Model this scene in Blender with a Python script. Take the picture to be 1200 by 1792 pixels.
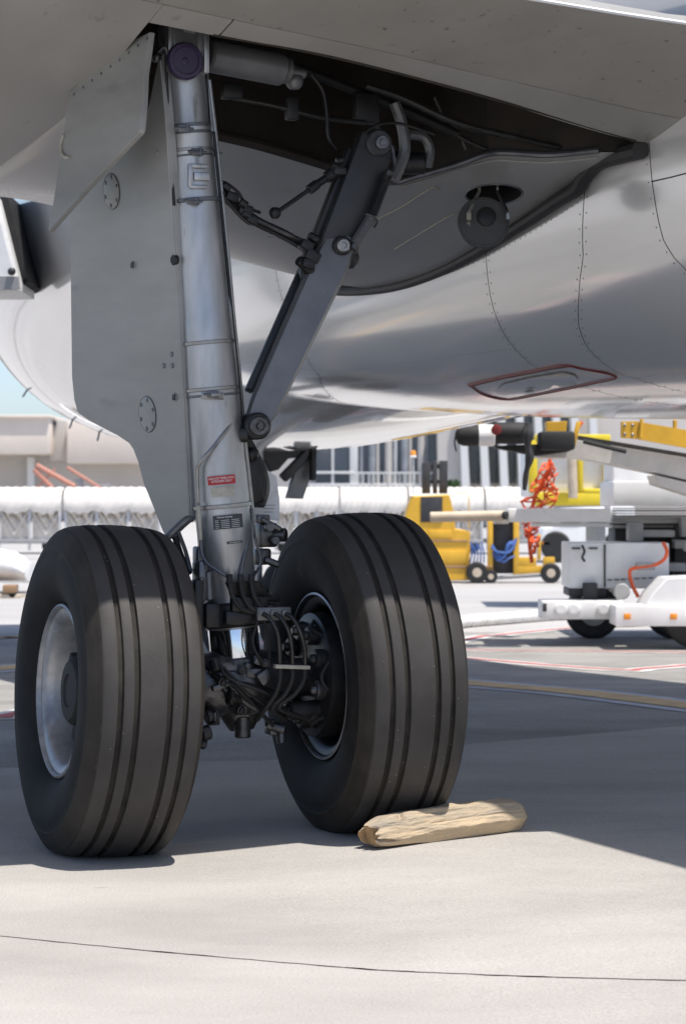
import bpy, bmesh, math, random
from mathutils import Vector, Matrix, noise
from mathutils.bvhtree import BVHTree
from mathutils.geometry import delaunay_2d_cdt
random.seed(7)
R = math.radians
for o in list(bpy.data.objects): bpy.data.objects.remove(o)
sc = bpy.context.scene
COL = sc.collection
# ------------------------------------------------------------------ camera
F, CX, HY, CH = 4600.0, 600.0, 870.0, 1.27        # focal length in photo pixels, horizon row, camera height
cam = bpy.data.cameras.new('camera'); camo = bpy.data.objects.new('camera', cam); COL.objects.link(camo)
camo.location = (0, 0, CH); camo.rotation_euler = (R(90), 0, 0)
cam.sensor_fit = 'VERTICAL'; cam.sensor_height = 36.0; cam.sensor_width = 24.0
cam.lens = F/1792*36.0
cam.shift_y = -(896-HY)/1792
cam.clip_start = 0.1; cam.clip_end = 3000
cam.dof.use_dof = True; cam.dof.focus_distance = 9.3; cam.dof.aperture_fstop = 7
sc.camera = camo
# ------------------------------------------------------------------ sky, sun, exposure
SUN = Vector((0.25, -0.205, 1.0)).normalized()
world = bpy.data.worlds.new('World'); sc.world = world; world.use_nodes = True
wn = world.node_tree; wn.nodes.clear()
wo = wn.nodes.new('ShaderNodeOutputWorld'); wb = wn.nodes.new('ShaderNodeBackground'); ws = wn.nodes.new('ShaderNodeTexSky')
ws.sky_type = 'NISHITA'; ws.sun_disc = False
ws.sun_elevation = math.asin(SUN.z); ws.sun_rotation = math.atan2(SUN.x, SUN.y)
ws.air_density = 0.65; ws.dust_density = 1.2; ws.ozone_density = 1.0
wb.inputs['Strength'].default_value = 0.15
wn.links.new(ws.outputs[0], wb.inputs[0]); wn.links.new(wb.outputs[0], wo.inputs[0])
sl = bpy.data.lights.new('sun', 'SUN'); sl.energy = 4.1; sl.angle = R(0.55); sl.color = (1.0, 0.945, 0.875)
so = bpy.data.objects.new('sun', sl); COL.objects.link(so)
so.rotation_euler = SUN.to_track_quat('Z', 'Y').to_euler(); so.location = (4, 0, 12)
sc.view_settings.view_transform = 'Standard'; sc.view_settings.look = 'None'
sc.view_settings.exposure = 0.48; sc.view_settings.gamma = 1.0; sc.view_settings.use_curve_mapping = False
sc.render.engine = 'CYCLES'
# ------------------------------------------------------------------ places
PSI = R(21); G = Vector((-0.39, 9.6, 0)); TILT = 0.042
AX = Vector((math.cos(PSI), math.sin(PSI), 0)); LX = Vector((-math.sin(PSI), math.cos(PSI), 0))
ROOTM = Matrix.Translation(G) @ Matrix.Rotation(PSI, 4, 'Z'); ROOTI = ROOTM.inverted()
CAMP = Vector((0, 0, CH))
def ray(px, py): return Vector(((px-CX)/F, 1.0, (HY-py)/F))
def at(px, py, Y): return CAMP + ray(px, py)*Y
def rp(px, py, P, n):
    d = ray(px, py); return CAMP + d*((P-CAMP).dot(n)/d.dot(n))
def lv(px, py, v): return ROOTI @ rp(px, py, G+LX*v, LX)           # aircraft-local point in the plane v
def lu(px, py, u): return ROOTI @ rp(px, py, G+AX*u, AX)
def sstep(x): x = max(0., min(1., x)); return x*x*(3-2*x)
def lerp(a, b, t): return a+(b-a)*t
def interp(tab, x):
    if x <= tab[0][0]: return tab[0][1] + (x-tab[0][0])*(tab[1][1]-tab[0][1])/(tab[1][0]-tab[0][0])
    for (a, fa), (b, fb) in zip(tab, tab[1:]):
        if x <= b: return fa+(fb-fa)*(x-a)/(b-a)
    (a, fa), (b, fb) = tab[-2], tab[-1]
    return fb+(x-b)*(fb-fa)/(b-a)
def smooth_tab(tab, x):                                              # Catmull-Rom through a table
    if x <= tab[0][0] or x >= tab[-1][0]: return interp(tab, x)
    for i in range(len(tab)-1):
        if x <= tab[i+1][0]:
            x0, y0 = tab[i]; x1, y1 = tab[i+1]
            m0 = (y1-tab[i-1][1])/(x1-tab[i-1][0]) if i > 0 else (y1-y0)/(x1-x0)
            m1 = (tab[i+2][1]-y0)/(tab[i+2][0]-x0) if i+2 < len(tab) else (y1-y0)/(x1-x0)
            h = x1-x0; t = (x-x0)/h
            return (2*t**3-3*t*t+1)*y0+(t**3-2*t*t+t)*h*m0+(-2*t**3+3*t*t)*y1+(t**3-t*t)*h*m1
def gz(x, y):                                                        # the apron is not quite level
    p = Vector((x, y, 0))-G; u = p.dot(AX)
    return TILT*sstep((u+.5)/1.0)*(1-sstep((p.length-5)/8))
def gnd(px, py):
    z = 0
    for _ in range(6):
        Y = (CH-z)*F/(py-HY); z = gz((px-CX)/F*Y, Y)
    return Vector(((px-CX)/F*Y, Y, z))
# ------------------------------------------------------------------ materials
MATS = {}
def mat(name, col, rough=.5, metal=0., var=.0, vscale=3., col2=None, bump=0., bscale=60., coat=0., stretch=(1,1,1), speck=0., sscale=40., spcol=(.03,.025,.02), spec=.5, detail=6., rvar=0., emit=None, rot=(0,0,0)):
    m = bpy.data.materials.new(name); MATS[name] = m; m.use_nodes = True
    nt = m.node_tree; b = nt.nodes['Principled BSDF']; N = nt.nodes.new; LK = nt.links.new
    b.inputs['Base Color'].default_value = (*col, 1); b.inputs['Roughness'].default_value = rough
    b.inputs['Metallic'].default_value = metal; b.inputs['Coat Weight'].default_value = coat; b.inputs['Coat Roughness'].default_value = .04
    b.inputs['Specular IOR Level'].default_value = spec
    tc = N('ShaderNodeTexCoord'); mp = N('ShaderNodeMapping'); mp.inputs['Scale'].default_value = stretch; mp.inputs['Rotation'].default_value = rot
    LK(tc.outputs['Object'], mp.inputs['Vector'])
    cur = None
    if var > 0 or col2:
        nz = N('ShaderNodeTexNoise'); nz.inputs['Scale'].default_value = vscale; nz.inputs['Detail'].default_value = detail; nz.inputs['Roughness'].default_value = .62
        LK(mp.outputs[0], nz.inputs['Vector'])
        rm = N('ShaderNodeValToRGB'); c2 = col2 or tuple(max(0, c*(1-var)) for c in col); c1 = col if col2 else tuple(min(1, c*(1+var*.6)) for c in col)
        rm.color_ramp.elements[0].position = .33; rm.color_ramp.elements[1].position = .68
        rm.color_ramp.elements[0].color = (*c2, 1); rm.color_ramp.elements[1].color = (*c1, 1)
        LK(nz.outputs['Fac'], rm.inputs['Fac']); cur = rm.outputs['Color']
        if rvar > 0:
            mr = N('ShaderNodeMapRange'); mr.inputs['To Min'].default_value = rough-rvar; mr.inputs['To Max'].default_value = rough+rvar
            LK(nz.outputs['Fac'], mr.inputs['Value']); LK(mr.outputs[0], b.inputs['Roughness'])
    if speck > 0:
        n2 = N('ShaderNodeTexNoise'); n2.inputs['Scale'].default_value = sscale; n2.inputs['Detail'].default_value = 3
        LK(mp.outputs[0], n2.inputs['Vector'])
        r2 = N('ShaderNodeValToRGB'); r2.color_ramp.elements[0].position = .66; r2.color_ramp.elements[1].position = .74
        r2.color_ramp.elements[0].color = (0,0,0,1); r2.color_ramp.elements[1].color = (speck,)*3+(1,)
        LK(n2.outputs['Fac'], r2.inputs['Fac'])
        mx = N('ShaderNodeMix'); mx.data_type = 'RGBA'; LK(r2.outputs['Color'], mx.inputs['Factor'])
        if cur: LK(cur, mx.inputs['A'])
        else: mx.inputs['A'].default_value = (*col, 1)
        mx.inputs['B'].default_value = (*spcol, 1); cur = mx.outputs['Result']
    if cur: LK(cur, b.inputs['Base Color'])
    if bump > 0:
        n3 = N('ShaderNodeTexNoise'); n3.inputs['Scale'].default_value = bscale; n3.inputs['Detail'].default_value = 5
        LK(mp.outputs[0], n3.inputs['Vector'])
        bp = N('ShaderNodeBump'); bp.inputs['Strength'].default_value = bump; bp.inputs['Distance'].default_value = .01
        LK(n3.outputs['Fac'], bp.inputs['Height']); LK(bp.outputs[0], b.inputs['Normal'])
    if emit:
        b.inputs['Emission Color'].default_value = (*col, 1); b.inputs['Emission Strength'].default_value = emit
    return m
mat('belly_paint', (.82,.81,.795), .2, .25, .05, 1.2, bump=.34, bscale=1.5, coat=1.0, stretch=(1,.28,1.3), rvar=.05, spec=.9)
mat('fuselage_paint', (.76,.755,.75), .15, .25, .05, 1.0, bump=.12, bscale=1.0, coat=1.0, rvar=.04, spec=.8)
mat('wing_paint', (.36,.35,.33), .42, 0, .13, 1.6, speck=.55, sscale=11, spcol=(.20,.18,.155), rvar=.1, stretch=(1.5,.6,1), bump=.04, bscale=5)
mat('root_paint', (.42,.41,.395), .3, .25, .12, 1.4, speck=.4, sscale=10, spcol=(.26,.24,.21), rvar=.1, stretch=(1.5,.6,1), bump=.05, bscale=2)
mat('flap_paint', (.33,.315,.29), .45, 0, .12, 2.0, speck=.8, sscale=17, spcol=(.10,.085,.065), rvar=.08, stretch=(1.6,1,1))
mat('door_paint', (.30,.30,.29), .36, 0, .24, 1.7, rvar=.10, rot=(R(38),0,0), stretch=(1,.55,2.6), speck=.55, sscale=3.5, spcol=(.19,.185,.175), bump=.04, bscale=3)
mat('shell_dark', (.02,.019,.018), .8)
mat('seal_rubber', (.035,.034,.035), .6, 0, .3, 12)
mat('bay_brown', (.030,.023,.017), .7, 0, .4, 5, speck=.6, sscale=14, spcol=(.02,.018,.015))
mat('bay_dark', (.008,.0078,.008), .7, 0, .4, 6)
mat('bay_pipe', (.05,.048,.045), .4, .5, .3, 12)
mat('leg_metal', (.43,.44,.455), .38, .72, .38, 4.5, stretch=(1.6,1.6,.35), rvar=.12, speck=.6, sscale=13, spcol=(.13,.125,.12), bump=.05, bscale=40)
mat('leg_dark', (.15,.155,.17), .38, .6, .3, 9, rvar=.1)
mat('stay_metal', (.175,.177,.182), .40, .35, .18, 7, rvar=.1, speck=.3, sscale=25, spcol=(.05,.05,.055))
mat('stay_shaded', (.042,.042,.045), .42, .3, .2, 8, rvar=.1, speck=.3, sscale=25, spcol=(.02,.02,.02))  # darkened stay metal: the bay's shade over the upper arm is in the colour
mat('stay_dark', (.03,.03,.032), .45, .4, .3, 10)
mat('black_metal', (.022,.022,.024), .42, .3, .45, 14, rvar=.12)
mat('greasy_metal', (.10,.10,.105), .35, .7, .55, 16, rvar=.12, bump=.2, bscale=50)
mat('lamp_grey', (.085,.083,.08), .5, .2, .25, 9, speck=.4, sscale=20, spcol=(.04,.04,.04))
mat('pipe_steel', (.30,.30,.30), .3, .85, .2, 20)
mat('chrome', (.75,.77,.8), .12, 1.0, .1, 8)
mat('purple_cap', (.035,.022,.06), .35, 0, .25, 16)
mat('red_label', (.42,.02,.025), .4, 0, .15, 30)
mat('cream_label', (.42,.40,.33), .45, 0, .2, 40)
mat('black_label', (.03,.033,.045), .35, 0, .15, 40)
mat('white_ink', (.75,.75,.75), .5)
mat('dark_ink', (.05,.05,.05), .5)
mat('tyre_tread', (.050,.0465,.0445), .66, 0, .22, 5, bump=.12, bscale=260, speck=.5, sscale=45, spcol=(.05,.044,.038), spec=.35)
mat('tyre_wall', (.019,.018,.0175), .72, 0, .5, 4, bump=.10, bscale=60, speck=.7, sscale=7, spcol=(.042,.035,.028), spec=.25, stretch=(2.5,1,1))
mat('groove_dust', (.028,.024,.02), .9, 0, .5, 14)
mat('rim_alloy', (.46,.46,.465), .42, .6, .5, 5, rvar=.1, speck=.85, sscale=8, spcol=(.06,.055,.05))
mat('red_paint', (.19,.022,.018), .45, 0, .2, 20)
mat('wood', (.60,.455,.29), .85, 0, .2, 10, col2=(.33,.285,.225), bump=1.0, bscale=60, stretch=(.2,1.5,1.5), speck=.65, sscale=20, spcol=(.14,.12,.10), spec=.2)
mat('wood_end', (.44,.27,.13), .85, 0, .3, 12, bump=.6, bscale=40)
mat('concrete', (.40,.382,.357), .85, 0, .17, 1.1, bump=.5, bscale=120, speck=.45, sscale=4.2, spcol=(.31,.295,.28), detail=14, spec=.25, stretch=(.6,1,1))
mat('far_concrete', (.42,.41,.395), .85, 0, .14, .35, bump=.2, bscale=50, detail=12, stretch=(.35,1,1), spec=.25)
mat('asphalt', (.33,.32,.30), .85, 0, .3, .9, bump=.9, bscale=150, speck=.5, sscale=120, spcol=(.34,.32,.29), detail=12, spec=.25, stretch=(.7,1,1))
mat('tyre_shoulder', (.034,.029,.024), .75, 0, .4, 6, bump=.08, bscale=90, speck=.6, sscale=16, spcol=(.065,.053,.042), spec=.3)
mat('joint_dark', (.20,.18,.16), .9, 0, .4, 8)
mat('line_white', (.72,.70,.67), .7, 0, .25, 5, speck=.7, sscale=14, spcol=(.25,.24,.22))
mat('line_red', (.50,.10,.09), .7, 0, .25, 5, speck=.6, sscale=14, spcol=(.35,.27,.24))
mat('line_yellow', (.62,.42,.19), .7, 0, .25, 5, speck=.35, sscale=14, spcol=(.20,.18,.14))
mat('line_blue', (.44,.45,.50), .7, 0, .25, 5, speck=.8, sscale=10, spcol=(.16,.155,.15))
mat('hose_white', (.74,.73,.71), .6, 0, .12, 9)
mat('white_vehicle', (.82,.82,.81), .4, 0, .08, 4, speck=.25, sscale=8, spcol=(.42,.40,.37))
mat('grey_vehicle', (.33,.33,.33), .5, 0, .15, 5)
mat('dark_machine', (.04,.04,.042), .6, 0, .4, 8)
mat('yellow_paint', (.72,.41,.035), .42, 0, .14, 5, speck=.3, sscale=10, spcol=(.40,.22,.03))
mat('bright_yellow', (.75,.58,.03), .45, 0, .1, 4)
mat('orange_plastic', (.80,.12,.03), .5, 0, .15, 9)
mat('amber', (.85,.30,.03), .25, 0, .1, 9)
mat('blue_strap', (.06,.14,.40), .6, 0, .2, 9)
mat('beige_pipe', (.56,.47,.36), .5, 0, .15, 9)
mat('belt_tray', (.60,.57,.52), .5, .2, .12, 6)
mat('black_rubber', (.02,.02,.02), .7, 0, .3, 9)
mat('canopy', (.74,.70,.64), .8, 0, .08, 2.2, bump=.5, bscale=4)
mat('curtain', (.72,.66,.58), .85, 0, .14, 3, bump=.4, bscale=5)
mat('post_grey', (.55,.55,.55), .5, .2)
mat('wall_beige', (.76,.67,.58), .85, 0, .06, .6, bump=.2, bscale=12)
mat('wall_grey', (.52,.49,.46), .85, 0, .06, .6, bump=.2, bscale=12)
mat('glass_dark', (.035,.05,.07), .08, 0, .3, .8, spec=.8)
mat('drape', (.26,.28,.31), .8, 0, .3, 2.0)
mat('mullion', (.66,.66,.65), .5)
mat('salmon_steel', (.55,.25,.18), .5, 0, .15, 8)
mat('leaf', (.05,.11,.03), .6, 0, .4, 8)
mat('cargo_tan', (.36,.22,.12), .7, 0, .3, 3)
def grain(name, amt, sc_, spots):                                      # adds fine aggregate grain and sparse small marks to a ground material
    m = MATS[name]; nt = m.node_tree; b = nt.nodes['Principled BSDF']; src = b.inputs['Base Color'].links[0].from_socket; N = nt.nodes.new; LK = nt.links.new
    tc = N('ShaderNodeTexCoord'); nz = N('ShaderNodeTexNoise'); nz.inputs['Scale'].default_value = sc_; nz.inputs['Detail'].default_value = 4; LK(tc.outputs['Object'], nz.inputs['Vector'])
    mr = N('ShaderNodeMapRange'); mr.inputs['From Min'].default_value = .3; mr.inputs['From Max'].default_value = .7; mr.inputs['To Min'].default_value = 1-amt; mr.inputs['To Max'].default_value = 1+amt; LK(nz.outputs['Fac'], mr.inputs['Value'])
    mx = N('ShaderNodeMix'); mx.data_type = 'RGBA'; mx.blend_type = 'MULTIPLY'; mx.inputs['Factor'].default_value = 1; LK(src, mx.inputs['A']); LK(mr.outputs[0], mx.inputs['B'])
    mp = N('ShaderNodeMapping'); mp.inputs['Scale'].default_value = (.55,1.5,1); mp.inputs['Rotation'].default_value = (0,0,.35); LK(tc.outputs['Object'], mp.inputs['Vector'])
    n2 = N('ShaderNodeTexNoise'); n2.inputs['Scale'].default_value = 7; n2.inputs['Detail'].default_value = 7; n2.inputs['Roughness'].default_value = .7; LK(mp.outputs[0], n2.inputs['Vector'])
    r2 = N('ShaderNodeValToRGB'); r2.color_ramp.elements[0].position = .66; r2.color_ramp.elements[1].position = .78; r2.color_ramp.elements[0].color = (0,0,0,1); r2.color_ramp.elements[1].color = (spots,)*3+(1,); LK(n2.outputs['Fac'], r2.inputs['Fac'])
    m2 = N('ShaderNodeMix'); m2.data_type = 'RGBA'; LK(r2.outputs['Color'], m2.inputs['Factor']); LK(mx.outputs['Result'], m2.inputs['A']); m2.inputs['B'].default_value = (.17,.16,.145,1)
    LK(m2.outputs['Result'], b.inputs['Base Color'])
grain('concrete', .14, 130, .85); grain('asphalt', .3, 120, .6); grain('far_concrete', .1, 30, .5)
MATS['belly_paint'].node_tree.nodes['Principled BSDF'].inputs['Coat Roughness'].default_value = .09
# ------------------------------------------------------------------ mesh helpers
class MB:
    def __init__(s): s.v = []; s.f = []; s.mi = []
    def add(s, vs, fs, mi=0):
        o = len(s.v); s.v += [Vector(p) for p in vs]; s.f += [tuple(i+o for i in f) for f in fs]; s.mi += [mi]*len(fs)
    def ring_loft(s, rings, closed=True, cap0=True, cap1=True, mi=0):
        n = len(rings[0]); vs = [p for r in rings for p in r]; fs = []
        m = n if closed else n-1
        for i in range(len(rings)-1):
            for j in range(m):
                k = (j+1) % n; fs.append((i*n+j, i*n+k, (i+1)*n+k, (i+1)*n+j))
        if closed and cap0: fs.append(tuple(range(n-1, -1, -1)))
        if closed and cap1: fs.append(tuple((len(rings)-1)*n+j for j in range(n)))
        s.add(vs, fs, mi); return s
    def frame(s, d):
        d = d.normalized(); up = Vector((0,0,1)) if abs(d.z) < .9 else Vector((1,0,0))
        x = up.cross(d).normalized(); return x, d.cross(x), d
    def lathe(s, p, d, prof, seg=24, mi=0, cap=True):               # prof: (distance along d, radius)
        p = Vector(p); x, y, d = s.frame(Vector(d))
        rings = [[p+d*h+(x*math.cos(2*math.pi*k/seg)+y*math.sin(2*math.pi*k/seg))*r for k in range(seg)] for h, r in prof]
        return s.ring_loft(rings, True, cap, cap, mi)
    def cyl(s, a, b, r, r2=None, seg=14, mi=0):
        a = Vector(a); b = Vector(b); L = (b-a).length; r2 = r if r2 is None else r2
        c = min(.15*min(r, r2), .2*L)
        return s.lathe(a, b-a, [(0, r-c), (c, r), (L-c, r2), (L, r2-c)], seg, mi)
    def tube(s, pts, r, seg=8, smooth=0, mi=0, radii=None):
        P = [Vector(p) for p in pts]
        if smooth: P = crom(P, smooth)
        rings = []; x = None
        for i, p in enumerate(P):
            d = (P[min(i+1, len(P)-1)]-P[max(i-1, 0)]).normalized()
            if x is None: x, y, _ = s.frame(d)
            x = (x-d*x.dot(d)).normalized(); y = d.cross(x)
            rr = radii(i/(len(P)-1)) if radii else r
            rings.append([p+(x*math.cos(2*math.pi*k/seg)+y*math.sin(2*math.pi*k/seg))*rr for k in range(seg)])
        return s.ring_loft(rings, mi=mi)
    def box(s, c, size, M=None, bev=0., mi=0):
        bm = bmesh.new(); bmesh.ops.create_cube(bm, size=1)
        for v in bm.verts: v.co = Vector((v.co.x*size[0], v.co.y*size[1], v.co.z*size[2]))
        if bev > 0: bmesh.ops.bevel(bm, geom=bm.edges[:], offset=min(bev, .45*min(size)), segments=2, affect='EDGES', profile=.5)
        M3 = M if M else Matrix.Identity(3); c = Vector(c)
        bm.verts.index_update()
        s.add([c+M3@v.co for v in bm.verts], [tuple(v.index for v in f.verts) for f in bm.faces], mi); bm.free(); return s
    def bar(s, a, b, w, t, side=(0,0,1), bev=.004, mi=0, w2=None):  # a beam from a to b; w measured along side
        a = Vector(a); b = Vector(b); d = (b-a); L = d.length; d.normalize()
        sd = Vector(side); sd = (sd-d*sd.dot(d)).normalized(); n = d.cross(sd)
        M = Matrix((d, sd, n)).transposed()
        return s.box((a+b)/2, (L, w, t), M, bev, mi)
    def slab(s, poly, n, th, bev=0., mi=0):                          # polygon in space thickened by th along n
        n = Vector(n).normalized(); P = [Vector(p) for p in poly]; k = len(P)
        if bev > 0:
            c = sum(P, Vector())/k; Q = [p+(c-p).normalized()*bev for p in P]
            rings = [Q, [p+n*bev for p in P], [p+n*(th-bev) for p in P], [q+n*th for q in Q]]
        else: rings = [P, [p+n*th for p in P]]
        return s.ring_loft(rings, mi=mi)
    def ball(s, c, r, sx=1, sy=1, sz=1, mi=0, seg=12):
        c = Vector(c); rings = []
        for i in range(1, seg//2):
            a = math.pi*i/(seg//2); rings.append([c+Vector((sx*r*math.sin(a)*math.cos(2*math.pi*k/seg), sy*r*math.sin(a)*math.sin(2*math.pi*k/seg), sz*r*math.cos(a))) for k in range(seg)])
        return s.ring_loft(rings, mi=mi)
    def build_split(s, name, m, parent=None):                       # every connected piece becomes a part of its own
        par = list(range(len(s.v)))
        def find(i):
            while par[i] != i: par[i] = par[par[i]]; i = par[i]
            return i
        for f in s.f:
            for i in f[1:]: par[find(i)] = find(f[0])
        groups = {}
        for f in s.f: groups.setdefault(find(f[0]), []).append(f)
        for fs in groups.values():
            ids = sorted(set(i for f in fs for i in f)); mp = {a: b for b, a in enumerate(ids)}
            k = MB(); k.add([s.v[i] for i in ids], [tuple(mp[i] for i in f) for f in fs]); k.build(name, m, parent)
    def build(s, name, m, parent=None, label=None, smooth=35, fixn=True, **props):
        me = bpy.data.meshes.new(name); me.from_pydata([tuple(p) for p in s.v], [], s.f)
        ms = m if isinstance(m, (list, tuple)) else [m]
        for k in ms: me.materials.append(MATS[k])
        if len(ms) > 1: me.polygons.foreach_set('material_index', s.mi)
        if fixn:
            bm = bmesh.new(); bm.from_mesh(me); bmesh.ops.recalc_face_normals(bm, faces=bm.faces[:]); bm.to_mesh(me); bm.free()
        if smooth:
            me.polygons.foreach_set('use_smooth', [True]*len(me.polygons)); me.set_sharp_from_angle(angle=R(smooth))
        me.update()
        o = bpy.data.objects.new(name, me); COL.objects.link(o); o.parent = parent
        if label: o['label'] = label
        for k, val in props.items(): o[k] = val
        return o
def crom(P, n):
    if len(P) < 3: return P
    out = []; Q = [P[0]*2-P[1]]+P+[P[-1]*2-P[-2]]
    for i in range(1, len(Q)-2):
        a, b, c, d = Q[i-1:i+3]
        for k in range(n):
            t = k/n; out.append(.5*((2*b)+(c-a)*t+(2*a-5*b+4*c-d)*t*t+(3*b-a-3*c+d)*t**3))
    return out+[P[-1]]
def empty(name, label, cat, loc=(0,0,0), rz=0, group=None):
    o = bpy.data.objects.new(name, None); COL.objects.link(o); o.location = loc; o.rotation_euler = (0,0,rz); o.empty_display_size = .2
    o['label'] = label; o['category'] = cat
    if group: o['group'] = group
    return o
def tag(o, label, cat, group=None):
    o['label'] = label; o['category'] = cat
    if group: o['group'] = group
    return o
def text(name, body, size, M, m, parent, sx=1.0):                   # flat lettering; M maps the text plane to its place
    cu = bpy.data.curves.new(name, 'FONT'); cu.body = body; cu.size = size; cu.align_x = 'CENTER'; cu.align_y = 'CENTER'; cu.extrude = .0004; cu.space_line = .9
    t = bpy.data.objects.new(name, cu); COL.objects.link(t)
    bpy.context.view_layer.update()
    me = bpy.data.meshes.new_from_object(t.evaluated_get(bpy.context.evaluated_depsgraph_get()))
    bpy.data.objects.remove(t)
    for v in me.vertices: v.co = M @ Vector((v.co.x*sx, v.co.y, v.co.z))
    me.materials.clear(); me.materials.append(MATS[m])
    o = bpy.data.objects.new(name, me); COL.objects.link(o); o.parent = parent; return o
def basis(o, x, y, z): 
    M = Matrix((x, y, z)).transposed().to_4x4(); M.translation = o; return M
def inpoly(p, poly):
    x, y = p; c = False; n = len(poly)
    for i in range(n):
        x1, y1 = poly[i]; x2, y2 = poly[i-1]
        if (y1 > y) != (y2 > y) and x < (x2-x1)*(y-y1)/(y2-y1)+x1: c = not c
    return c
def cdt(outer, holes, step, fn):                                     # triangulated skin over a 2-D region with holes; fn maps (a,b) to a point
    pts = []; edges = []
    for loop in [outer]+holes:
        o = len(pts); pts += [Vector(p) for p in loop]; edges += [(o+i, o+(i+1) % len(loop)) for i in range(len(loop))]
    x0 = min(p[0] for p in outer); x1 = max(p[0] for p in outer); y0 = min(p[1] for p in outer); y1 = max(p[1] for p in outer)
    sx, sy = step; i = x0+sx/2
    while i < x1:
        j = y0+sy/2
        while j < y1:
            if inpoly((i, j), outer) and not any(inpoly((i, j), h) for h in holes): pts.append(Vector((i, j)))
            j += sy
        i += sx
    v, e, f, *_ = delaunay_2d_cdt(pts, edges, [], 0, 1e-5)
    fs = []
    for t in f:
        c = sum((v[k] for k in t), Vector((0,0)))/len(t)
        if inpoly(c, outer) and not any(inpoly(c, h) for h in holes): fs.append(tuple(t))
    return [fn(p.x, p.y) for p in v], fs
# ================================================================== the apron
def sheet(name, xs, yfun, n, m, parent=None, dz=0., **props):        # grid: columns at xs, rows between yfun(x) = (y0, y1)
    mb = MB(); rows = []
    for x in xs:
        y0, y1 = yfun(x); rows.append([Vector((x, lerp(y0, y1, (k/n)), 0)) for k in range(n+1)])
    for r in rows:
        for p in r: p.z = gz(p.x, p.y)+dz
    if dz > 0:
        for r in rows: r[0].z -= dz+.004
    mb.ring_loft(rows, closed=False)
    mb.f = [f[::-1] for f in mb.f]
    return mb.build(name, m, parent, smooth=60, fixn=False, **props)
mb = MB(); mb.add([(-900,-300,-.03), (900,-300,-.03), (900,1600,-.03), (-900,1600,-.03)], [(0,1,2,3)])
apron = mb.build('apron_ground', 'far_concrete', smooth=0, fixn=False, kind='structure', label='pale concrete apron stretching to the terminal')
JT = sorted((gnd(x, y).x, gnd(x, y).y) for x, y in ((0,1638), (220,1660), (480,1683), (640,1696), (800,1704), (1000,1711), (1200,1716)))
def joint(x):
    y = smooth_tab(JT, max(-1.6, min(1.6, x)))
    return y + .006*noise.noise(Vector((x*14, 3, 0))) + .004*noise.noise(Vector((x*60, 9, 0)))
XS = sorted(set([-16+i*.5 for i in range(65)]+[-2+i*.025 for i in range(161)]))
def g1(x): return .006+.008*abs(noise.noise(Vector((x*9, 1, 4))))
# asphalt edge (photo rows) turned into a line on the ground
EA = [gnd(0,1345), gnd(450,1332), gnd(815,1303), gnd(1130,1276), gnd(1200,1270)]
EAT = sorted((p.x, p.y) for p in EA)
def aedge(x): return interp(EAT, x) + .012*noise.noise(Vector((x*5, 7, 0)))
cj = MB(); cj.add([(-16,-2,-.012), (16,-2,-.012), (16,40,-.012), (-16,40,-.012)], [(0,1,2,3)])
cj.build('joint_filler', 'joint_dark', apron, smooth=0, fixn=False)
sheet('concrete_slab', XS, lambda x: (joint(x)+g1(x), aedge(x)), 40, 'concrete', apron)
sheet('concrete_slab', XS, lambda x: (-1.5, joint(x)-g1(x)), 24, 'concrete', apron)
sheet('asphalt_lane', [-16+i*.4 for i in range(81)], lambda x: (aedge(x)-.06, 24.6+.03*x), 40, 'asphalt', apron, dz=.004)
sheet('concrete_lane', [-16+i for i in range(33)], lambda x: (24.6+.03*x, 39), 4, 'far_concrete', apron)
def stripe(name, pix, w, m, dz=.008, off=0.):
    P = crom([Vector(gnd(*p)) for p in pix], 14); a = []; b = []
    for i, p in enumerate(P):
        d = P[min(i+1, len(P)-1)]-P[max(i-1, 0)]; d.z = 0; d.normalize(); n = Vector((-d.y, d.x, 0))
        for L, s in ((a, off-w/2), (b, off+w/2)):
            q = p+n*(s+.008*noise.noise(p*4+Vector((s, 0, 0)))); q.z = gz(q.x, q.y)+dz; L.append(q)
    mb = MB(); mb.ring_loft([b, a], closed=False)
    return mb.build(name, m, apron, smooth=0, fixn=False)
for pix in ([(500,1190), (815,1121), (880,1112), (1010,1100), (1200,1092)], [(400,1128), (815,1139), (1000,1141), (1300,1145)], [(400,1120), (815,1154), (960,1166), (1095,1175), (1130,1172), (1300,1158)],
            [(-200,1235), (0,1255), (30,1250), (300,1200)]):
    stripe('white_line', pix, .24, 'line_white'); stripe('red_line', pix, .075, 'line_red', .012)
for pix in ([(300,1150), (815,1197), (1000,1213), (1200,1237), (1400,1262)], [(-200,1190), (0,1172), (40,1168), (300,1150)]):
    stripe('blue_border', pix, .56, 'line_blue'); stripe('yellow_line', pix, .30, 'line_yellow', .012)
stripe('yellow_line', [(-200,1128), (0,1118), (40,1116), (300,1105)], .2, 'line_yellow', .012)

# ================================================================== the airliner
jet = empty('airliner', 'grey airliner parked over its main landing gear, filling the upper half of the picture', 'airplane', G, PSI)
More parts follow.
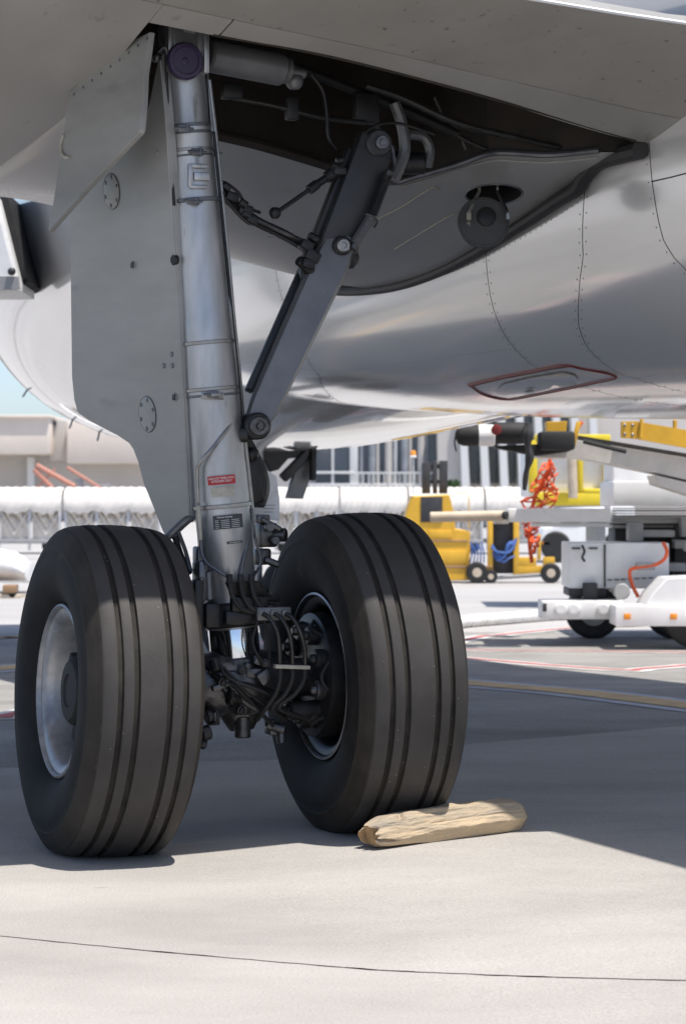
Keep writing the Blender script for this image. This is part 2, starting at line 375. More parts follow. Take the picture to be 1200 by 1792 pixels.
# ---- wing: lower surface height as a function of u (inboard) and v (forward)
T17 = [(-1.3,2.878), (-1.1,2.848), (-.5,2.748), (.07,2.635), (.6,2.56), (1.39,2.42), (2.16,2.325), (3.03,2.31), (3.4,2.36), (4.0,2.47), (5.2,2.80)]
T0 = [(-1.3,3.04), (-1.1,3.01), (-.5,2.925), (-.27,2.885), (.5,2.745), (1.2,2.685), (2.0,2.645), (2.7,2.65), (3.3,2.71), (3.8,2.80), (4.3,2.93)]
def zw(u, v):
    if u >= 0: s = sstep(u/1.7)*.5+.5*min(u/1.7, 1.2); return lerp(smooth_tab(T0, v), smooth_tab(T17, v), s)
    return smooth_tab(T0, v+.0*u) + .088*(-u)
def wsurf(px, py):                                                   # where a line of sight meets the lower wing skin
    d = ray(px, py); t0 = 6.0; f0 = None; t = 6.0
    while t < 17:
        p = ROOTI @ (CAMP+d*t); f = p.z-zw(p.x, p.y)
        if f0 is not None and f0 < 0 <= f:
            a, b = t-.05, t
            for _ in range(30):
                m = (a+b)/2; p = ROOTI @ (CAMP+d*m)
                if p.z < zw(p.x, p.y): a = m
                else: b = m
            return ROOTI @ (CAMP+d*a)
        f0 = f; t += .05
    return ROOTI @ (CAMP+d*10)
def uvtab(pix): return sorted((p.x, p.y) for p in (wsurf(*q) for q in pix))
TEp = uvtab([(925,-1), (1200,44)])
def vTE(u): return interp(TEp, u) if u > .4 else interp(TEp, .4)-(.4-u)*.04
SA = uvtab([(410,35), (600,75), (800,121), (1000,166), (1180,206)])
def vA(u): return interp(SA, u)
VB = uvtab([(380,63), (540,93), (700,131), (900,186), (1120,250)])
def vB(u): return interp(VB, max(u, -.5))
def vLE(u): return 4.3+.53*u if u < 1.9 else 5.3
UL = -.42
def zu(u, v):
    a, b = vTE(u), vLE(u); c = max(0., min(1., (v-a)/(b-a))); return lerp(zw(u,a), zw(u,b), c)+.006+.62*(c**.65)*(1-c)**.5*1.25
wing = MB()                                                          # upper skin and nose of the wing
us = [-14+i*.7 for i in range(24)]+[2.6]
rows = []
for u in us:
    a, b = vTE(u), vLE(u); row = []
    for k in range(15):
        c = k/14; v = lerp(a, b, c); row.append(Vector((u, v, zu(u, v))))
    rows.append(row)
wing.ring_loft(rows, closed=False)
wing = wing.build('wing', 'wing_paint', jet, smooth=60)
def skin(name, u0, u1, nu, fa, fb, nv, m, th=.012):
    mb = MB(); rows = []
    for i in range(nu+1):
        u = lerp(u0, u1, i/nu); a, b = fa(u), fb(u)
        rows.append([Vector((u, lerp(a, b, k/nv), zw(u, lerp(a, b, k/nv)))) for k in range(nv+1)])
    top = [[p+Vector((0,0,th)) for p in r] for r in rows]
    mb.ring_loft(rows, closed=False); mb.ring_loft(top, closed=False)
    mb.ring_loft([[r[0] for r in rows], [r[0] for r in top]], closed=False); mb.ring_loft([[r[-1] for r in rows], [r[-1] for r in top]], closed=False)
    mb.ring_loft([rows[0], top[0]], closed=False); mb.ring_loft([rows[-1], top[-1]], closed=False)
    return mb.build(name, m, wing, smooth=40)
g = .006
bk = MB(); bk.ring_loft([[Vector((u, vA(u)-.03, zw(u, vA(u))+.02)) for u in [UL+i*.06 for i in range(41)]], [Vector((u, vA(u)+.03, zw(u, vA(u))+.02)) for u in [UL+i*.06 for i in range(41)]]], closed=False); bk.build('gap_backing', 'shell_dark', wing)
skin('flap_panel', -14, 1.98, 70, vTE, lambda u: vA(u)-g, 8, 'flap_paint')
uX = wsurf(400,45).x
skin('shroud_panel', uX+.004, 1.98, 40, lambda u: vA(u)+g, vB, 6, 'wing_paint')
skin('shroud_panel', UL, uX-.004, 10, lambda u: vA(u)+g, vB, 6, 'wing_paint')
skin('skin_panel', -14, -3.2-g, 40, lambda u: vA(u)+g, vLE, 24, 'wing_paint')
skin('skin_panel', -3.2, -1.3-g, 30, lambda u: vA(u)+g, vLE, 40, 'wing_paint')
skin('skin_panel', -1.3, UL-.002, 20, lambda u: vA(u)+g, vLE, 40, 'wing_paint')
tr = MB(); tr.tube([Vector((u, vTE(u), zw(u, vTE(u))+.004)) for u in [-14+i*.5 for i in range(33)]], .007, 6); tr.build('trailing_edge', 'white_vehicle', wing)
# forward skin with the bay edge and the oval lamp cut-out
FE = [wsurf(*q) for q in [(368,236), (440,253), (520,276), (600,301), (650,318), (690,321), (720,313), (800,290), (855,271), (900,270), (960,273), (1045,266)]]
FEuv = sorted((p.x, p.y) for p in FE)
FEuv = [(UL, FEuv[0][1]-.0)]+FEuv+[(1.9, FEuv[-1][1]-.12)]
def vC(u): return interp(FEuv, u)
hc = wsurf(864, 340); e1 = wsurf(914, 338)-hc; e2 = wsurf(864, 322)-hc
hole = [((hc+e1*math.cos(a)+e2*math.sin(a)).x, (hc+e1*math.cos(a)+e2*math.sin(a)).y) for a in [2*math.pi*k/32 for k in range(32)]]
outer = []
for i in range(41): u = lerp(UL, 1.9, i/40); outer.append((u, vC(u)))
for i in range(41): u = lerp(1.9, UL, i/40); outer.append((u, vLE(u)))
vs, fs = cdt(outer, [hole], (.06, .09), lambda u, v: Vector((u, v, zw(u, v))))
mb = MB(); mb.add(vs, fs); fsk = mb.build('skin_panel', 'root_paint', wing, smooth=60)
mb = MB()
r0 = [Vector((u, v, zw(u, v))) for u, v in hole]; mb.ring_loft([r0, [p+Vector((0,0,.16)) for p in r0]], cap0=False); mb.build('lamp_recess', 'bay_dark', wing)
mb = MB(); mb.tube([p-Vector((0,0,.001)) for p in r0]+[r0[0]-Vector((0,0,.001))], .004, 6); mb.build('recess_rim', 'leg_dark', wing)
# gear bay walls
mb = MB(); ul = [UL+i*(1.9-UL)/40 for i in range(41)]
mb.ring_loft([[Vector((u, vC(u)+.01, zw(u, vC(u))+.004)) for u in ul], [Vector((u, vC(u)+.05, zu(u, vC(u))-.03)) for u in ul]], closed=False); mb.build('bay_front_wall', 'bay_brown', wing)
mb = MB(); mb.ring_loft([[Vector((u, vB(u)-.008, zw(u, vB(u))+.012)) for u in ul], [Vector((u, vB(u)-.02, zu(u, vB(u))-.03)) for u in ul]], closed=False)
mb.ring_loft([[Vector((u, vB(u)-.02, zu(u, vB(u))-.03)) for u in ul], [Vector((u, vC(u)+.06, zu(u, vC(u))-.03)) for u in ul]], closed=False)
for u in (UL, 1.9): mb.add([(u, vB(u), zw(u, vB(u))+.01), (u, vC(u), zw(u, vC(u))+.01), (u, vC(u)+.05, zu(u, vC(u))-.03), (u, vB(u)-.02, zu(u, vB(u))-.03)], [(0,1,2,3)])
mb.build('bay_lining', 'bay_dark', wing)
# flange along the far edge and the lipped edge further in
def edge_pts(pix, dz=0., dv=0.): return [wsurf(*q)+Vector((0, dv, dz)) for q in pix]
mb = MB(); mb.tube(edge_pts([(366,233), (440,250), (520,273), (600,298), (650,316)], -.004, -.015), .022, 8, 4); mb.build('bay_flange', 'bay_brown', wing)
mb = MB(); mb.tube(edge_pts([(640,318), (690,321), (720,313), (800,290), (855,271), (900,270), (960,273), (1046,265)], .004, -.008), .013, 8, 4); mb.build('bay_lip', 'leg_dark', wing)
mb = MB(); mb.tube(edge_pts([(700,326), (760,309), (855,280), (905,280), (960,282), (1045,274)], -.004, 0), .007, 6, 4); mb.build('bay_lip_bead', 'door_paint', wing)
mb = MB(); mb.tube([wsurf(*q)+Vector((0,-.006,.004)) for q in [(372,62), (540,92), (700,130), (900,185), (1110,247)]], .009, 6, 6); mb.build('bay_edge_strip', 'bay_brown', wing)
# stiffeners and wires on the wing root
for pix in ([(640,392), (700,362), (750,330), (762,326), (768,332)], [(690,435), (780,380), (802,372)]):
    mb = MB(); mb.tube(edge_pts(pix, -.003), .003, 6, 4); mb.build('bead_line', 'cream_label', wing)
# things inside the bay
def bp(px, py, v): return lv(px, py, v)
mb = MB(); a, b = bp(362,96,.06), bp(494,122,.12); mb.cyl(a, b, .062, seg=20); mb.cyl(b, b+(b-a)*.08, .05, seg=18); mb.cyl(b+(b-a)*.05, b+(b-a)*.3, .02); mb.ball(bp(515,142,.14), .035); mb.build('retraction_actuator', 'stay_metal', wing)
for pix, r, v, m in ([[(545,130), (565,160), (572,200), (575,240), (590,262)], .008, .3, 'black_metal'], [[(690,180), (702,215), (708,260), (700,290), (688,315)], .024, .38, 'stay_metal'],
        [[(715,235), (740,240), (752,262), (748,292)], .02, .5, 'stay_metal'], [[(770,205), (790,230), (820,248), (860,266)], .009, .45, 'bay_pipe'], [[(640,150), (700,170), (800,215), (900,240)], .014, .3, 'bay_pipe'],
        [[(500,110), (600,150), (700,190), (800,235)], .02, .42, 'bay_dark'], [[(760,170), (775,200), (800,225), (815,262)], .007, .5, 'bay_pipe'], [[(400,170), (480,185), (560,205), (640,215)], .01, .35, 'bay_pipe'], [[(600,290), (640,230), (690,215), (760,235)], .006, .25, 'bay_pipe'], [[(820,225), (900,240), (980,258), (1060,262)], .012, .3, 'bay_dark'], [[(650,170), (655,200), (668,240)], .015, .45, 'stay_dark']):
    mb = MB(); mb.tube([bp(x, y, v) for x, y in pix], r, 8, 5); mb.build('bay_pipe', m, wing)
mb = MB(); mb.box(bp(405,160,.35), (.08,.05,.06), bev=.008); mb.box(bp(510,190,.36), (.05,.04,.09), bev=.008); mb.cyl(bp(690,285,.5), bp(745,285,.45), .045); mb.box(bp(640,190,.4), (.1,.05,.12), bev=.01); mb.build_split('bay_bracket', 'stay_dark', wing)

# ---- fuselage barrel and nose
UF, RF = 3.75, 1.975
NS_ = -2.2
FT = [(-22,.5,4.6), (-14,1.45,4.15), (-7,1.975,3.86), (5,1.975,3.86), (8.8,1.975,3.69), (13.0+NS_,1.975,3.68), (14.2+NS_,1.93,3.66), (15.4+NS_,1.78,3.60), (16.4+NS_,1.5,3.46), (17.1+NS_,1.15,3.32), (17.5+NS_,.8,3.23), (17.75+NS_,.4,3.16), (17.8+NS_,.05,3.16)]
mb = MB(); rings = []
vs_ = [-22,-18,-14,-10,-7]+[-7+i for i in range(1,18)]+[x+NS_ for x in (13,13.5,14,14.5,15,15.4,15.8,16.2,16.5,16.8,17.1,17.3,17.5,17.65,17.75,17.8)]
for v in vs_:
    r = max(.02, smooth_tab([(a, b) for a, b, c in FT], v)); zc = smooth_tab([(a, c) for a, b, c in FT], v)
    rings.append([Vector((UF+r*math.cos(2*math.pi*k/96), v, zc+1.04*r*math.sin(2*math.pi*k/96))) for k in range(96)])
mb.ring_loft(rings); fus = mb.build('fuselage', 'fuselage_paint', jet, smooth=60)
FUS = BVHTree.FromPolygons([tuple(p) for r in rings for p in r], [(i*96+k, i*96+(k+1) % 96, (i+1)*96+(k+1) % 96, (i+1)*96+k) for i in range(len(rings)-1) for k in range(96)])
LCAM = ROOTI @ CAMP
for x, y in ((47,683), (120,742), (160,770)):                         # short drain masts and aerials on the belly
    for k in range(40):
        d = (ROOTI.to_3x3() @ ray(x+k, y-k)).normalized(); h = FUS.ray_cast(LCAM, d)
        if h[0]: break
    if h[0]:
        n = h[1] if h[1].dot(d) < 0 else -h[1]; n = (h[0]-Vector((UF, h[0].y, 3.7))).normalized()
        mb = MB(); mb.bar(h[0]-n*.02, h[0]+n*.08+Vector((0,-.03,0)), .03, .012, (0,1,0), .003); mb.build('drain_mast', 'grey_vehicle', fus)
# ---- belly fairing
NE = 3.3
FW = [(-8,1.93), (-4,2.05), (4.2,2.05), (5.6,2.0), (7.2,1.9), (8.4,1.75)]
FZ = [(-8,1.95), (-4,1.70), (3.6,1.70), (5.2,1.76), (6.8,1.86), (8.4,2.02)]
def fair(v, t, ins=0.):
    w = smooth_tab(FW, v)-ins; zb = smooth_tab(FZ, v)+ins; zc = 2.95
    if t < 0: return Vector((UF-w+.12*t*t, v, zc-t*.9))
    if t > 2: return Vector((UF+w-.12*(t-2)**2, v, zc+(t-2)*.9))
    a = t*math.pi/2; c = math.cos(a); s_ = math.sin(a)
    return Vector((UF-w*math.copysign(abs(c)**(2/NE), c), v, zc-(zc-zb)*abs(s_)**(2/NE)))
TS = [-.12,-.06]+[i/48 for i in range(0,97)]+[2.06,2.12]
mb = MB(); mb.ring_loft([[fair(v, t, .008) for t in TS] for v in [-8+i*.2 for i in range(83)]], closed=False)
fairing = mb.build('belly_fairing', 'shell_dark', jet, smooth=60)
FBV = BVHTree.FromPolygons([tuple(fair(v, t)) for v in [-8+i*.1 for i in range(165)] for t in TS], [(i*len(TS)+j, i*len(TS)+j+1, (i+1)*len(TS)+j+1, (i+1)*len(TS)+j) for i in range(164) for j in range(len(TS)-1)])
LCAM = ROOTI @ CAMP
def fhit(px, py):
    d = (ROOTI.to_3x3() @ ray(px, py)).normalized(); h = FBV.ray_cast(LCAM, d)
    if h[0] is None: return None, None
    n = h[1]; return h[0], (-n if n.dot(d) > 0 else n)
def vt(px, py):
    p, n = fhit(px, py)
    zb = smooth_tab(FZ, p.y); s_ = max(0, (2.95-p.z)/(2.95-zb)); return (math.asin(min(1, s_**(NE/2)))/(math.pi/2), p.y)
def seam(pix):
    tab = sorted(vt(*q) for q in pix if fhit(*q)[0]); tab = [(a, b) for i, (a, b) in enumerate(tab) if i == 0 or a-tab[i-1][0] > .004]
    t0, t1 = tab[0][0], tab[-1][0]
    return lambda t: interp(tab, max(t0-.05, min(t1, t))) 
SEAMS = [lambda t: -8.0, lambda t: -2.2, seam([(1136,265), (1145,350), (1160,420), (1185,460), (1198,468)]), seam([(1022,338), (1020,450), (1012,520), (1012,570), (1025,605), (1050,632), (1085,655), (1118,664)]),
         seam([(850,440), (855,500), (866,550), (885,590), (905,615), (930,638)]), seam([(505,560), (530,610), (560,660), (600,705)]), lambda t: 8.4]
rv = MB()
for k in range(len(SEAMS)-1):
    n = 8 if k in (0, ) else 26
    mb = MB(); s0, s1 = SEAMS[k], SEAMS[k+1]; g0 = .0035
    mb.ring_loft([[fair(lerp(s0(t)+g0, s1(t)-g0, i/n), t) for t in TS] for i in range(n+1)], closed=False)
    mb.build('fairing_panel', 'belly_paint', fairing, smooth=60)
    if k >= 2:
        t = .06
        while t < .93:
            for s_, sg in ((s0, 1), (s1, -1)):
                if k == 5 and sg < 0: continue
                v = s_(t)+sg*.03; p = fair(v, t); n_ = (fair(v, t+.01)-fair(v, t-.01)).cross(fair(v+.02, t)-fair(v-.02, t)).normalized()
                if n_.z > 0: n_ = -n_
                rv.lathe(p-n_*.001, n_, [(0,.0042), (.0016,.0042), (.0022,.003)], 6)
            t += .028
for i in range(46):                                                  # a fastener row below the seal and one low on the side
    for (x0, y0, x1, y1, w) in ((600,517,1010,355,34), (560,655,900,610,0)):
        q = i/45; x = lerp(x0, x1, q); y = lerp(y0, y1, q)+w*math.sin(math.pi*q)
        p, n_ = fhit(x, y)
        if p: rv.lathe(p-n_*.001, n_, [(0,.0038), (.0016,.0038), (.0022,.0028)], 6)
rv.build('rivet_rows', 'leg_dark', fairing, kind='stuff')
h = [fhit(*q) for q in [(1139,318), (1170,311), (1210,301), (1260,290)]]
mb = MB(); mb.tube([p+n*.0005 for p, n in h if p], .0028, 6, 4); mb.build('panel_joint', 'seal_rubber', fairing)
# rubber seal where the wing meets the fairing
SP = [(1128,258), (1090,268), (1055,280), (1030,305), (1018,325), (985,345), (940,375), (880,412), (820,447), (760,475), (700,494), (640,503), (590,503), (540,494)]
pts = [];
for x, y in SP:
    p, n = fhit(x, y)
    if p: pts.append(p+n*.022+Vector((-.012,-.03,-.012)))
mb = MB(); mb.tube(pts, .03, 10, 5, radii=lambda q: .038-.012*min(1, q*2.0)); mb.build('rubber_seal', 'seal_rubber', fairing)
# red outlined service door with its inner flap
def patch(name, pix, off, m, parent, step=8, th=.0):
    def fn(x, y):
        p, n = fhit(x, y)
        if p is None: print('MISS', x, y); return Vector((UF,0,1.7))
        return p+n*off
    vs, fs = cdt(pix, [], (step, step), fn); mb = MB(); mb.add(vs, fs); return mb.build(name, m, parent, smooth=60)
RO = [(822,673), (870,661), (925,650), (985,639), (1020,645), (1060,652), (1077,660), (1050,667), (990,680), (930,692), (895,698), (868,696), (842,688)]
mb = MB(); q = [fhit(*p) for p in RO+[RO[0]]]; q = [e for e in q if e[0]]; mb.tube([p+n*.001 for p, n in q], .0075, 8, 4, radii=lambda s_: .013 if s_ < .25 else .0075); mb.build('red_outline', 'red_paint', fairing)
fl = patch('service_flap', [(868,682), (880,671), (925,660), (985,650), (1005,655), (1012,664), (985,674), (930,687), (890,695), (872,692)], .006, 'fuselage_paint', fairing)
p, n = fhit(927, 680); px_, _ = fhit(937, 678.0); xd = (px_-p).normalized(); yd = n.cross(xd).normalized()
text('caution_lettering', 'CAUTION', .034, basis(p+n*.013, xd, yd, n), 'dark_ink', fairing, .8)
p, n = fhit(1130, 672); px_, _ = fhit(1140, 670.0); 
# ================================================================== main landing gear (parts of the airliner)
SXp = lambda py: 324+(py-150)*.088                                   # the leg's centre line in the photograph
def sa(py, v=0.): return lv(SXp(py), py, v)
A0, A1 = sa(60), sa(1105); AD = (A1-A0).normalized(); AL = (A1-A0).length
def sfront(px, py, r, extra=.004):                                   # point on the aft face of the leg at radius r
    p = lv(px, py, 0.); c = A0+AD*((p-A0).dot(AD)); dx = (p-c).length; return lv(px, py, -math.sqrt(max(1e-5, r*r-dx*dx))-extra)
prof = []
for py, r in [(48,.062), (60,.073), (150,.075), (215,.076), (222,.08), (232,.08), (240,.077), (300,.079), (345,.082), (360,.085), (450,.089), (556,.0905), (560,.0925), (610,.0935), (640,.095), (690,.0965), (800,.0985), (880,.1005), (962,.1005), (966,.098), (1010,.098), (1030,.09), (1060,.09), (1075,.098), (1098,.098)]:
    prof.append(((sa(py)-A0).dot(AD), r))
mb = MB(); mb.lathe(A0, AD, prof, 48); leg = mb.build('landing_gear_leg', 'leg_metal', jet, smooth=30)
def ring(py, r, h, m='leg_dark', name='clamp_band', tilt=0.):
    mb = MB(); c = sa(py); mb.lathe(c-AD*h/2, AD, [(0,r-.004), (.002,r), (h-.002,r), (h,r-.004)], 40); return mb.build(name, m, leg)
for py, r, h, m in ((222,.083,.014,'leg_dark'), (234,.083,.012,'leg_dark'), (264,.083,.012,'pipe_steel'), (274,.081,.009,'leg_dark'), (352,.092,.016,'leg_dark'), (600,.099,.014,'pipe_steel'), (681,.102,.014,'pipe_steel'), (692,.1,.01,'leg_dark'), (885,.108,.016,'pipe_steel')):
    ring(py, r, h, m)
for py, px, r in ((225,322,.085), (266,345,.083), (352,338,.093), (690,372,.101), (268,372,.082)):
    mb = MB(); c = sfront(px, py, r, .004); mb.box(c, (.045,.014,.026), bev=.003); mb.cyl(c+Vector((-.035,-.004,0)), c+Vector((.035,-.004,0)), .005); mb.cyl(c+Vector((.012,-.004,-.016)), c+Vector((.012,-.004,.016)), .005); mb.build('clamp_buckle', 'leg_dark', leg)
mb = MB(); c = sfront(372, 692, .099, .006); mb.box(c, (.085,.01,.028), bev=.003); mb.box(c+Vector((.012,-.006,.002)), (.04,.006,.012), bev=.002); mb.build('clamp_plate', 'pipe_steel', leg)
mb = MB(); c = sfront(346, 308, .082, .0); mb.box(c+Vector((-.03,-.006,.0)), (.018,.02,.085), bev=.005); mb.box(c+Vector((.0,-.006,.035)), (.07,.02,.016), bev=.005); mb.box(c+Vector((.012,-.008,-.002)), (.06,.016,.03), bev=.004); mb.box(c+Vector((.0,-.006,-.04)), (.07,.02,.014), bev=.005); mb.build('cast_lug', 'leg_metal', leg)
# head of the leg: trunnion fork and purple pin cap
mb = MB(); c = lv(322,82,-.02); mb.box(c+Vector((0,.02,.02)), (.155,.12,.15), bev=.02); mb.box(c+Vector((-.066,-.03,.0)), (.022,.06,.2), bev=.006); mb.box(c+Vector((.068,-.03,.0)), (.022,.06,.2), bev=.006); mb.cyl(c+Vector((-.02,-.04,.07)), c+Vector((.03,-.04,.07)), .03); mb.build('trunnion_head', 'leg_metal', leg)
pc = lv(324,107,-.10); mb = MB(); mb.lathe(pc+Vector((0,.03,0)), (0,-1,0), [(0,.060), (.02,.068), (.034,.068), (.042,.062), (.0425,.05), (.037,.047), (.037,.012), (.040,.008)], 36); mb.build('pin_cap', 'purple_cap', leg)
mb = MB(); pl = lv(274,100,-.05); mb.tube([pl, pl+Vector((.01,-.01,.02)), pl+Vector((.03,-.015,.03)), pl+Vector((.04,-.01,-.02))], .008, 8, 4); mb.ball(pl, .02); mb.build('hinge_fitting', 'greasy_metal', leg)
mb = MB(); p = lv(308,455,-.02); mb.lathe(p, (-1,-.4,0), [(0,.02), (.01,.02), (.014,.015), (.014,.006)], 18); mb.build('grease_boss', 'black_metal', leg)
# pipes along the leg
def strut_pipe(pix, r, rr, m='pipe_steel', name='hydraulic_pipe', ex=.004):
    pix = [(p.x, p.y) for p in crom([Vector((x, y, 0)) for x, y in pix], 7)]
    mb = MB(); mb.tube([sfront(x, y, rr(y) if callable(rr) else rr, ex) for x, y in pix], r, 8); return mb.build(name, m, leg)
RR = lambda y: interp(prof_py, y)
prof_py = [(150,.08), (300,.086), (450,.094), (640,.1), (800,.103), (960,.105), (1020,.104)]
strut_pipe([(361,60), (361,110), (366,170), (373,240), (381,330), (394,450), (404,560), (412,640), (422,760), (434,870), (437,920)], .0065, RR)
strut_pipe([(367,140), (379,245), (388,335), (400,452), (410,562), (419,650), (428,760), (440,872), (444,915)], .0075, RR, ex=.006)
strut_pipe([(374,230), (384,330), (396,450), (407,560), (417,655), (426,765)], .006, RR, 'black_metal', ex=.014)
strut_pipe([(360,120), (364,180), (366,225)], .005, RR, 'black_metal', ex=.012)
strut_pipe([(290,60), (293,160), (298,260), (305,360)], .006, RR, 'black_metal')
strut_pipe([(411,690), (413,715), (408,735), (380,775), (350,810), (345,830), (347,880)], .007, RR)
strut_pipe([(347,880), (350,925), (353,965), (362,985), (380,998), (402,1012)], .006, RR, 'leg_dark', ex=.014)
strut_pipe([(347,885), (349,915), (351,945)], .0075, RR, 'cream_label', 'pipe_sleeve', ex=.014)
strut_pipe([(437,890), (436,935), (428,970), (422,1000), (422,1016)], .006, RR, 'leg_dark', ex=.016)
strut_pipe([(441,890), (446,940), (456,975), (452,995), (440,1012)], .0055, .115, 'leg_dark', ex=.02)
# placards
def placard(px, py, w, h, m, name):
    c = sfront(px, py, RR(py), .0045); n = (c-(A0+AD*((c-A0).dot(AD)))).normalized(); y = -AD; x = y.cross(n).normalized()
    mb = MB(); rows = []
    rad = RR(py)+.003; ctr = c-n*rad
    for k in range(9):
        a = (k/8-.5)*w/rad; q = ctr+(n*math.cos(a)+x*math.sin(a))*rad; rows.append([q-y*h/2, q+y*h/2, q+y*h/2+(n*math.cos(a)+x*math.sin(a))*.0015, q-y*h/2+(n*math.cos(a)+x*math.sin(a))*.0015])
    mb.ring_loft(rows); o = mb.build(name, m, leg)
    return c, x, y, n, rad
def curve_text(body, c, x, y, n, rad, size, m, dy=0., dx=0., sx=1., name='lettering'):
    o = text(name, body, size, Matrix.Identity(4), m, leg, sx); ctr = c-n*rad
    for v in o.data.vertices:
        a = (v.co.x+dx)/rad; d = n*math.cos(a)+x*math.sin(a); v.co = ctr+d*(rad+.0022+v.co.z*.5)+y*(v.co.y+dy)
    return o
t = placard(388, 840, .102, .032, 'red_label', 'red_placard'); curve_text('INFLATE TYRES WITH\nNITROGEN ONLY', *t, .0115, 'white_ink', .001, 0, .82)
placard(390, 860, .085, .034, 'cream_label', 'blank_label')
t = placard(400, 913, .112, .05, 'black_label', 'data_plate')
for k in range(5):
    for dx in (-.042, -.012, .026): 
        c, x, y, n, rad = t; mb = MB(); rows = []
        for q in range(5):
            a = (dx+(q/4-.5)*(.03 if dx > -.03 else .014))/rad; d = n*math.cos(a)+x*math.sin(a); p = c-n*rad+d*(rad+.0021); rows.append([p+y*(.006-k*.0065), p+y*(.0072-k*.0065), p+y*(.0072-k*.0065)+d*.0004, p+y*(.006-k*.0065)+d*.0004])
        mb.ring_loft(rows); mb.build('print_line', 'white_ink', leg)
curve_text('Messier-Dowty', *t, .009, 'white_ink', .018, -.012)
placard(411, 949, .058, .009, 'black_label', 'slot_label'); placard(411, 949, .045, .004, 'cream_label', 'slot_strip')
# ---- lower leg: collar, chrome piston, axle housing
WZ = .574
CZ = lambda u: WZ + TILT*sstep((u+.5)/1.0)
AXc = Vector((-.012, 0, CZ(0))); AXD = Vector((.93, 0, TILT*.93)).normalized()
mb = MB(); P0 = sa(1090); P1 = sa(1150); PD = (P1-P0).normalized(); mb.lathe(P0, PD, [(0,.088), (.01,.092), ((P1-P0).length,.092)], 48); piston = mb.build('chrome_piston', 'chrome', jet, smooth=40)
mb = MB(); mb.lathe(sa(1148), AD, [(0,.10), (.006,.108), (.05,.112), (.075,.09), (.12,.08)], 32); mb.lathe(AXc-AXD*.3, AXD, [(0,.07), (.08,.075), (.12,.098), (.19,.115), (.3,.125), (.41,.115), (.48,.098), (.52,.075), (.6,.07)], 28)
mb.lathe(sa(1148), AD, [(.1,.08), (.2,.085), (.245,.06), (.27,.045)], 20)
mb.ball(AXc+Vector((.0,-.09,-.07)), .05); mb.box(AXc+Vector((.0,-.1,.0)), (.13,.07,.1), bev=.015); mb.box(AXc+Vector((.05,-.11,.04)), (.09,.06,.035), bev=.008)
mb.cyl(AXc+Vector((-.12,-.09,.05)), AXc+Vector((-.03,-.12,-.06)), .018); mb.cyl(AXc+Vector((.02,-.05,-.12)), AXc+Vector((.02,-.05,-.2)), .03); mb.cyl(AXc+Vector((-.09,-.05,-.1)), AXc+Vector((-.09,-.05,-.15)), .022)
mb.tube([AXc+Vector((-.14,-.08,.08)), AXc+Vector((-.08,-.13,.03)), AXc+Vector((-.02,-.14,-.05)), AXc+Vector((.06,-.12,-.1))], .012, 8, 5)
mb.build('axle_housing', 'greasy_metal', piston, smooth=40)
# collar of the main fitting with torque-link lugs
mb = MB(); c = sa(1070); mb.lathe(sa(1052), AD, [(0,.1), (.008,.112), (.075,.116), (.09,.104)], 36); mb.box(c+Vector((-.1,-.02,-.01)), (.06,.16,.09), bev=.012); mb.box(c+Vector((.11,-.03,.0)), (.07,.14,.06), bev=.012); mb.box(lv(345,1060,-.06), (.035,.06,.19), bev=.01); mb.build('leg_collar', 'black_metal', leg)
mb = MB(); mb.box(lv(350,1015,-.03), (.035,.09,.14), bev=.01); mb.box(lv(346,985,-.01), (.02,.07,.12), bev=.008); mb.cyl(lv(364,1000,-.06), lv(366,1050,-.06), .022); mb.cyl(lv(352,1010,-.07), lv(354,1052,-.07), .012); mb.build('side_bracket', 'leg_dark', leg)
# black manifold shelf with three elbow hoses, junction block, clamp bar
mb = MB(); mb.slab([lv(396,1020,-.13), lv(452,1017,-.13), lv(478,1046,-.10), lv(410,1050,-.12)], (0,1,.1), .02, .003); mb.box(lv(436,1057,-.12), (.14,.035,.055), bev=.008); mb.box(lv(430,1080,-.1), (.17,.06,.05), bev=.01); mb.box(lv(462,1046,-.06), (.1,.08,.03), bev=.008); mb.build('manifold_bracket', 'black_metal', leg)
mb = MB(); mb.box(lv(478,1074,-.16), (.13,.03,.048), bev=.006)
for k in range(3): mb.cyl(lv(459+k*20,1073,-.175), lv(459+k*20,1073,-.19), .012)
jb = mb.build('junction_block', 'stay_metal', leg)
for k in range(3):
    x0 = 402+k*19; mb = MB(); mb.tube([lv(x0,1012,-.135), lv(x0+1,1025,-.145), lv(x0+6,1045,-.15), lv(x0+22,1066,-.155), lv(x0+50,1072,-.14)], .0095, 8, 5); mb.lathe(lv(x0,1006,-.133), lv(x0,1030,-.15)-lv(x0,1006,-.133), [(0,.012), (.03,.013), (.034,.01)], 8); mb.build('elbow_hose', 'black_rubber', leg)
    x1 = 460+k*20; mb = MB(); mb.tube([lv(x1,1074,-.19), lv(x1+12,1082,-.21), lv(x1+25,1105,-.225), lv(x1+29+k*2,1135,-.225), lv(x1+30+k*2,1166,-.215)], .0085, 8, 6); mb.build('brake_hose', 'bay_pipe', leg)
    mb = MB(); mb.tube([lv(x1+30+k*2,1166,-.215), lv(x1+30+k,1190,-.21), lv(x1+22-k*3,1215,-.2), lv(x1+5-k*8,1240,-.17), lv(x1-10+k*30,1260,-.1)], .0085, 8, 6); mb.build('brake_hose', 'black_rubber', leg)
mb = MB(); mb.bar(lv(480,1166,-.218), lv(541,1168,-.218), .014, .03, (0,0,1), .003); mb.build('hose_clamp_bar', 'cream_label', leg)
